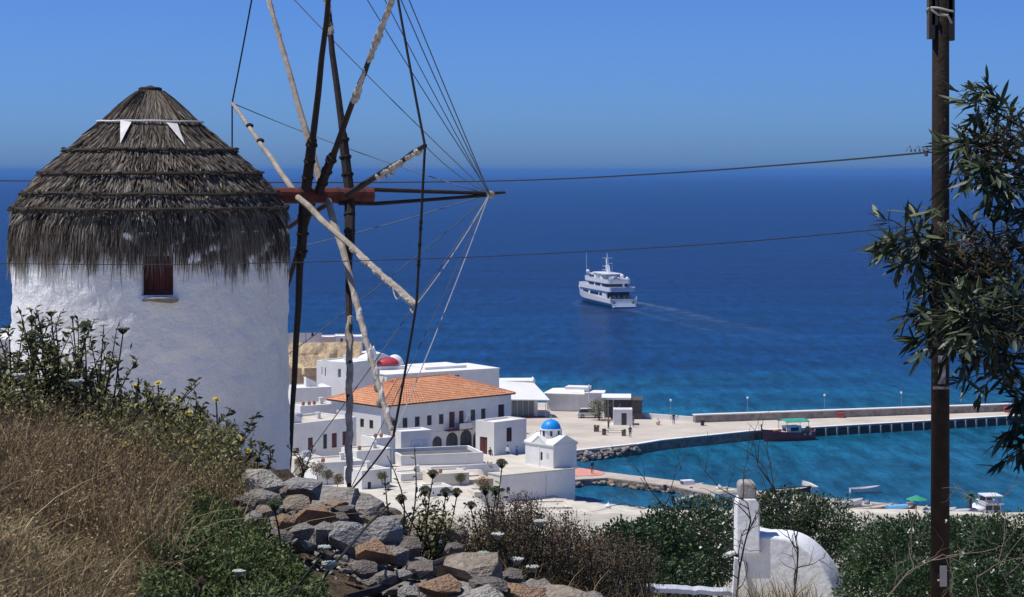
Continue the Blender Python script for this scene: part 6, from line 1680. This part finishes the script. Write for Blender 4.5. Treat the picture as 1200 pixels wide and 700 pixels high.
thorn_shrub('dark olive thorny shrub between the brown shrub and the hedge', (690, 760), 14.0, [(690, 625), (720, 618), (760, 632)], 200, tint0=.2)

# dark hedge shrubs along the right
def hedge_shrub(label, blobs, n, size=.050, m=None, name='hedge_shrub'):
    """blobs: (px, py, D, rx px, ry px)"""
    c0 = at(blobs[0][0], blobs[0][1], blobs[0][2]); t = thing(name, label, 'shrub', (c0.x, c0.y, ground(c0.x, c0.y)))
    parts = []; mb = MB(); gz0 = ground(c0.x, c0.y)
    tot = sum(b[3] * b[4] for b in blobs)
    for (px, py, D, rx, ry) in blobs:
        c = at(px, py, D); k = int(2.8 * n * rx * ry / tot); sx, sz = rx * D / F, ry * D / F
        u = rand_unit(k); rad = rng.random(k) ** .33
        lump = np.array([mnoise.noise(Vector((a * 2.6 + px, b * 2.6, c_ * 2.6))) for a, b, c_ in u])
        rad = rad * (1 + .32 * lump)
        pos = np.array(c) + u * rad[:, None] * np.array([sx, max(sx, sz) * .8, sz])
        ax = u * .8 + .7 * rand_unit(k) + np.array([0, 0, .15]); ln = rng.uniform(size * .55, size * 1.35, k)
        parts.append(leaves(pos, ax, u + .7 * rand_unit(k) + np.array([0, 0, .6]), ln, ln * .55, np.clip(.42 + .2 * rng.normal(size=k) + .25 * lump, 0, 1)))
        foot = Vector((c.x + rnd.uniform(-.2, .2), c.y, ground(c.x, c.y) - .1))
        for q in range(4):
            e = c + Vector((rnd.uniform(-.6, .6) * sx, rnd.uniform(-.5, .5) * sx, rnd.uniform(-.2, .7) * sz)); mb.tube([foot, foot.lerp(e, .5) + Vector((rnd.uniform(-.08, .08), 0, 0)), e], [.035, .02, .008], 5)
    V, q, T = joinA(parts); o = link('foliage', np_mesh('foliage', V, q, T), t, True, m or hedge_m); o['kind'] = 'stuff'
    mb.build('branches', twig_m, t, True)['kind'] = 'stuff'
hedge_shrub('dark green hedge shrub nearest the brown thorny shrub', [(735, 650, 22, 45, 42), (705, 668, 20, 36, 36), (770, 640, 23, 40, 42), (755, 690, 21, 60, 40)], 6500)
hedge_shrub('dark green hedge shrub left of the whitewashed well', [(808, 625, 26, 44, 38), (815, 660, 27, 40, 44), (785, 672, 24, 42, 34), (840, 604, 34, 30, 24), (838, 650, 34, 34, 44)], 6500)
hedge_shrub('dark green hedge shrub behind the well pillar', [(925, 600, 34, 46, 26), (900, 646, 35, 60, 44), (965, 619, 34, 44, 36), (905, 592, 34, 22, 16)], 7500)
hedge_shrub('broad dark green hedge shrub right of the well vault', [(1030, 648, 31, 46, 42), (1055, 653, 28, 55, 44), (1030, 698, 28, 50, 40), (1070, 627, 31, 40, 24), (990, 655, 34, 34, 40)], 9000)
hedge_shrub('dark green hedge shrub behind the foot of the utility pole', [(1110, 647, 29, 60, 42), (1085, 695, 26, 60, 40), (1140, 638, 30, 46, 34)], 7000)
hedge_shrub('dark green hedge shrub at the right edge below the acacia', [(1180, 650, 26, 50, 46), (1160, 695, 25, 50, 38), (1215, 655, 27, 40, 36)], 6000)
# white oleander-like blossoms on the hedge
blossom = mat('white_blossom', (0.70, 0.71, 0.66, 1), .8)
mb = MB()
for k in range(60):
    px, py = rnd.choice([(rnd.uniform(815, 860), rnd.uniform(590, 640)), (rnd.uniform(895, 930), rnd.uniform(577, 600)), (rnd.uniform(1060, 1180), rnd.uniform(610, 680))]); c = at(px, py, rnd.uniform(23, 24.5) if px < 880 or px > 1000 else 32.0)
    for j in range(rnd.randint(2, 4)):
        d = Vector((rnd.gauss(0, 1), rnd.gauss(0, 1), rnd.gauss(0, 1))).normalized(); s = d.cross(Vector((.3, .2, 1))).normalized(); r = rnd.uniform(.014, .028)
        mb.add([c, c + d * r + s * r * .6, c + d * r * 2, c + d * r - s * r * .6], [(0, 1, 2, 3)])
o = mb.build('white_blossoms', blossom); tag(o, 'scattered small white blossoms on the dark hedge', 'blossom', kind='stuff')
# bare twig shrubs standing up in front of the hedge
def twig_shrub(label, trunk, D, depth=4, r0=.012, seed=1, m=None, name='bare_shrub', spread=.7):
    """trunk: list of pixels for the main stem; side shoots grown recursively"""
    R = random.Random(seed); P = [at(px, py, D) for px, py in trunk]; t = thing(name, label, 'bare shrub', tuple(P[0])); mb = MB()
    n = len(P); mb.tube(P, [r0 * (1 - .7 * i / (n - 1)) for i in range(n)], 6)
    def grow(p, d, ln, r, k):
        if k == 0 or ln < .04: return
        q = [p]; dd = d.copy()
        for i in range(5):
            dd = (dd + Vector((R.gauss(0, .22), R.gauss(0, .22), R.gauss(0, .18) + .03))).normalized(); q.append(q[-1] + dd * ln / 5)
        mb.tube(q, [r * (1 - .13 * i) for i in range(6)], 4)
        for i in (2, 3, 4, 5):
            if R.random() < .75: grow(q[i], (dd + Vector((R.gauss(0, spread), R.gauss(0, spread), R.gauss(0, spread * .8)))).normalized(), ln * R.uniform(.4, .75), r * .6, k - 1)
    for i in range(1, n):
        for j in range(2):
            d = (P[i] - P[i-1]).normalized(); grow(P[i].lerp(P[i-1], R.random()), (d + Vector((R.gauss(0, .8), R.gauss(0, .5), R.gauss(0, .5)))).normalized(), R.uniform(.25, .6) * D / 20, r0 * .55, depth - 1)
    mb.build('branches', m or twig_m, t, True)['kind'] = 'stuff'
twig_shrub('bare dark-stemmed shrub in front of the well pillar', [(863, 705), (866, 670), (872, 640), (880, 610), (876, 590), (868, 583)], 21, 3, .013, 3)
twig_shrub('bare dark-stemmed shrub in front of the well vault', [(930, 705), (934, 670), (935, 645), (931, 625), (925, 605)], 21, 3, .012, 5)
twig_shrub('bare twiggy shrub silhouetted against the harbour left of the well', [(850, 640), (800, 605), (775, 590), (750, 560)], 20, 3, .010, 8)
twig_shrub('bare twigs reaching over the harbour below the red fishing boat', [(925, 610), (905, 570), (888, 545), (884, 520)], 22, 3, .010, 11)
pale_twig = mat('pale_dry_twig', (0.19, 0.155, 0.125, 1), .9, .4, 9)
twig_shrub('tangled pale dry twigs around the foot of the utility pole', [(1040, 700), (1065, 670), (1105, 650), (1140, 665), (1165, 700)], 19, 4, .009, 21, pale_twig)
twig_shrub('pale dry twigs at the lower right edge', [(1190, 705), (1170, 660), (1180, 620), (1165, 590)], 18, 3, .008, 25, pale_twig)
grass('well_grass', straw_m, 900, (850, 960), (17, 20), (.2, .45), (.006, .012), .6, None, .5, 'dry grass tuft at the foot of the well')
# dry grass and litter under the hedge
grass('hedge_grass', brown_m, 5000, (560, 1220), (11, 19), (.08, .25), (.004, .008), .7, None, .4, 'thin brown grass on the slope below the hedge')

# ------------------------------------------------------------------ acacia on the right
def acacia():
    D0 = 12.0; tb = Vector((3.75, 12.2, ground(3.75, 12.2))); t = thing('acacia_tree', 'acacia tree with long narrow leaves hanging in from the right edge', 'tree', tuple(tb))
    bark = mat('acacia_bark', (0.05, 0.038, 0.03, 1), .9, .4, 8, .6, 25)
    mb = MB(); mb.tube([tb - Vector((0, 0, .2)), tb + Vector((.05, 0, .8)), tb + Vector((-.05, .05, 1.7)), tb + Vector((.1, 0, 2.8)), tb + Vector((.05, .05, 3.8))], [.12, .10, .085, .06, .03], 9); tr = mb.build('trunk', bark, t, True)
    fork = tb + Vector((-.02, .03, 1.6)); fork2 = tb + Vector((.08, 0, 2.6))
    clusters = [ # centre px, radius px, twigs, branch tip
        ((1165, 130), 34, 10), ((1150, 175), 40, 16), ((1190, 180), 40, 18), ((1180, 215), 36, 12), ((1150, 200), 24, 6),
        ((1075, 285), 40, 14), ((1060, 300), 30, 8), ((1110, 310), 46, 22), ((1150, 320), 50, 26), ((1190, 290), 50, 24), ((1110, 360), 46, 20), ((1150, 375), 50, 26), ((1190, 370), 50, 26), ((1130, 410), 36, 12), ((1175, 425), 46, 16), ((1195, 455), 26, 6), ((1200, 520), 26, 8), ((1210, 480), 30, 6), ((1230, 250), 40, 14), ((1250, 350), 60, 20)]
    crown = bpy.data.objects.new('crown', None); COL.objects.link(crown); crown.parent = t
    mbb = MB(); L = []
    for (c, r, nt) in clusters:
        D = D0 + rnd.uniform(-.5, .5); C = at(c[0], c[1], D); rr = r * D / F
        st = fork if C.z < 39.6 else fork2
        st = st.lerp(C, .35) if False else st
        mid = st.lerp(C, .55) + Vector((0, rnd.uniform(-.1, .1), .12)); mbb.tube([st, mid, C], [.022, .013, .007], 5)
        for k in range(nt):
            d = Vector((rnd.gauss(0, 1), rnd.gauss(0, .8), rnd.gauss(0, .8))).normalized(); d = (d + Vector((-.5, 0, .1))).normalized()
            b0 = C + Vector((rnd.gauss(0, .25), rnd.gauss(0, .3), rnd.gauss(0, .25))) * rr; ln = rr * rnd.uniform(.7, 1.35)
            e = b0 + d * ln + Vector((0, 0, -.1 * ln)); mbb.tube([b0, b0.lerp(e, .5) + Vector((0, 0, .02)), e], [.004, .003, .002], 4)
            for j in range(rnd.randint(10, 13)):
                s = rnd.uniform(.15, 1.05); q = b0.lerp(e, s)
                a = (d * .75 + Vector((rnd.gauss(0, .55), rnd.gauss(0, .55), rnd.gauss(0, .5) - .22))).normalized()
                L.append((q, a, rnd.uniform(.095, .17) * (1 if rnd.random() < .8 else .65), rnd.uniform(.020, .030)))
    # leaf: narrow curved blade, shared mesh of unit length along +X
    def leaf_me(seed):
        R = random.Random(seed); n = 6; V = []; Fc = []; cv = R.uniform(-.18, .18); dr = R.uniform(.02, .16)
        for i in range(n):
            x = i / (n - 1); w = .5 * math.sin(math.pi * min(1, x * .93 + .07)) ** .8; y = cv * x * x; z = -dr * x * x
            V += [(x, y + w, z + .10 * w), (x, y, z - .0), (x, y - w, z + .10 * w)]
        for i in range(n - 1):
            for j in range(2): Fc.append((i*3 + j, i*3 + j + 1, (i+1)*3 + j + 1, (i+1)*3 + j))
        return V, Fc
    def frame(a):
        s = a.cross(Vector((rnd.gauss(0, .5), rnd.gauss(0, .5), 1))).normalized(); u = s.cross(a); return Matrix((a, s, u)).transposed()
    shapes = []
    for sdd in range(8):
        V, Fc = leaf_me(sdd)
        # y was scaled by width at placement: blade shape stays narrow
        me = bpy.data.meshes.new('leaf'); me.from_pydata(V, [], Fc); tv = [min(1, max(0, .12 + sdd * .105))] * len(V)
        at_ = me.attributes.new('tint', 'FLOAT', 'POINT'); at_.data.foreach_set('value', tv); me.materials.append(acacia_m); me.update(); shapes.append((me, V, Fc))
    def vis(q):
        px = 600 + F * q[0].x / q[0].y; py = 200 + F * (H - q[0].z) / q[0].y; return 1015 < px < 1196 and 60 < py < 560
    L.sort(key=lambda q: (not vis(q), -q[2] / q[0].y))
    off = woff(crown)
    VV = []; FF = []; TT = []
    for i, (q, a, ln, w) in enumerate(L):
        M3 = frame(a)
        if i < 290:
            o = bpy.data.objects.new('leaf', rnd.choice(shapes)[0]); COL.objects.link(o); o.parent = crown
            Mx = M3.to_4x4() @ Matrix.Diagonal((ln, w, w * 1.6, 1)); Mx.translation = q - off; o.matrix_local = Mx
        else:
            k = rnd.randrange(8); _, V, Fc = shapes[k]; n = len(VV)
            VV += [tuple(M3 @ Vector((v[0] * ln, v[1] * w, v[2] * w * 1.6)) + q) for v in V]; FF += [tuple(x + n for x in f) for f in Fc]; TT += [min(1, max(0, .12 + k * .105))] * len(V)
    o = link('leaf_mass', np_mesh('leaf_mass', np.array(VV), np.array(FF), np.array(TT)), crown, True, acacia_m); o['kind'] = 'stuff'
    mbb.build('twigs', bark, crown, True)
    # dry brown pod clusters caught among the leaves
    n = 3000; cs = [at(px, py, D0 + .1) for px, py in ((1185, 165), (1160, 165), (1165, 300), (1130, 290), (1190, 330), (1165, 380), (1195, 400), (1130, 360), (1100, 330))]
    ci = rng.integers(0, len(cs), n); pp = np.array([tuple(c) for c in cs])[ci] + rng.normal(0, 1, (n, 3)) * np.array([.10, .12, .085])
    V, q, T = leaves(pp, rand_unit(n), rand_unit(n), rng.uniform(.02, .06, n), rng.uniform(.004, .009, n), np.clip(.45 + .2 * rng.normal(size=n), 0, 1))
    o = link('dry_pods', np_mesh('dry_pods', V, q, T), crown, True, mat_tint('dry_pod', [(0.03, 0.02, 0.012, 1), (0.08, 0.055, 0.03, 1), (0.16, 0.11, 0.06, 1)], .9)); o['kind'] = 'stuff'
acacia()
# plaza tree
def plaza_tree():
    p = on(702, 492.5, PZ); t = thing('plaza_tree', 'small round grey-green tree on the plaza left of the kiosk', 'tree', (p.x, p.y, PZ))
    mb = MB(); mb.tube([(0, 0, -.05), (.05, 0, .8), (0, 0, 1.5)], [.12, .10, .07], 7)
    for k in range(7):
        a = rnd.uniform(0, 6.28); mb.tube([(0, 0, 1.2), (.5 * math.cos(a), .5 * math.sin(a), 2.0), (1.0 * math.cos(a), 1.0 * math.sin(a), 2.6)], [.06, .04, .015], 5)
    mb.build('trunk', twig_m, t); k = 1500; u = rand_unit(k); lump = np.array([mnoise.noise(Vector((a * 2, b * 2, c * 2))) for a, b, c in u]); pos = u * (rng.random(k) ** .4 * (1 + .35 * lump))[:, None] * np.array([1.65, 1.5, 1.55]) + np.array([0, 0, 2.0]); pos[:, 2] = np.maximum(pos[:, 2], .5)
    ln = rng.uniform(.12, .3, k); V, q, T = leaves(pos, rand_unit(k), rand_unit(k), ln, ln * .5, np.clip(.5 + .2 * rng.normal(size=k) + .3 * lump, 0, 1)); link('crown', np_mesh('crown', V, q, T), t, False, olive_m)['kind'] = 'stuff'
plaza_tree()

# garden bushes among the lower houses
def town_bush(label, px, py, D, r, m):
    c = at(px, py, D); t = thing('garden_bush', label, 'bush', (c.x, c.y, c.z - r)); k = 420
    u = rand_unit(k); lump = np.array([mnoise.noise(Vector((a * 2 + px, b * 2, c_ * 2))) for a, b, c_ in u]); pos = u * (rng.random(k) ** .4 * (1 + .5 * lump))[:, None] * np.array([r * 1.2, r, r]) + np.array([0, 0, r])
    ln = rng.uniform(.12, .3, k); V, q, T = leaves(pos, rand_unit(k), rand_unit(k), ln, ln * .5, np.clip(.5 + .2 * rng.normal(size=k), 0, 1)); link('foliage', np_mesh('foliage', V, q, T), t, False, m)['kind'] = 'stuff'
    mb = MB()
    for q_ in range(1): mb.tube([(0, 0, -.6), (rnd.uniform(-.5, .5) * r, rnd.uniform(-.5, .5) * r, r)], [.05, .02], 5)
    mb.build('branches', twig_m, t)
for a in (('brown bush below the dark red doors, left of the vertical spar', 372, 549, 228, .75, brown_m), ('olive bush at the corner of the cream cottage', 384, 556, 226, .55, olive_m), ('tawny bush in front of the terrace house', 396, 561, 224, .5, brown_m), ('dark bush against the foot of the long pale house', 352, 541, 234, .5, olive_m),
          ('small green bush in front of the annex', 585, 543, 252, .45, olive_m), ('tawny bush in front of the ochre hut', 566, 566, 226, .6, brown_m), ('olive bush between the cream store and the ochre hut', 540, 560, 229, .5, olive_m), ('small bush at the right end of the walled court', 573, 546, 243, .4, brown_m), ('green bush beside the lamp post on the terraces', 448, 558, 226, .45, olive_m)): town_bush(*a)
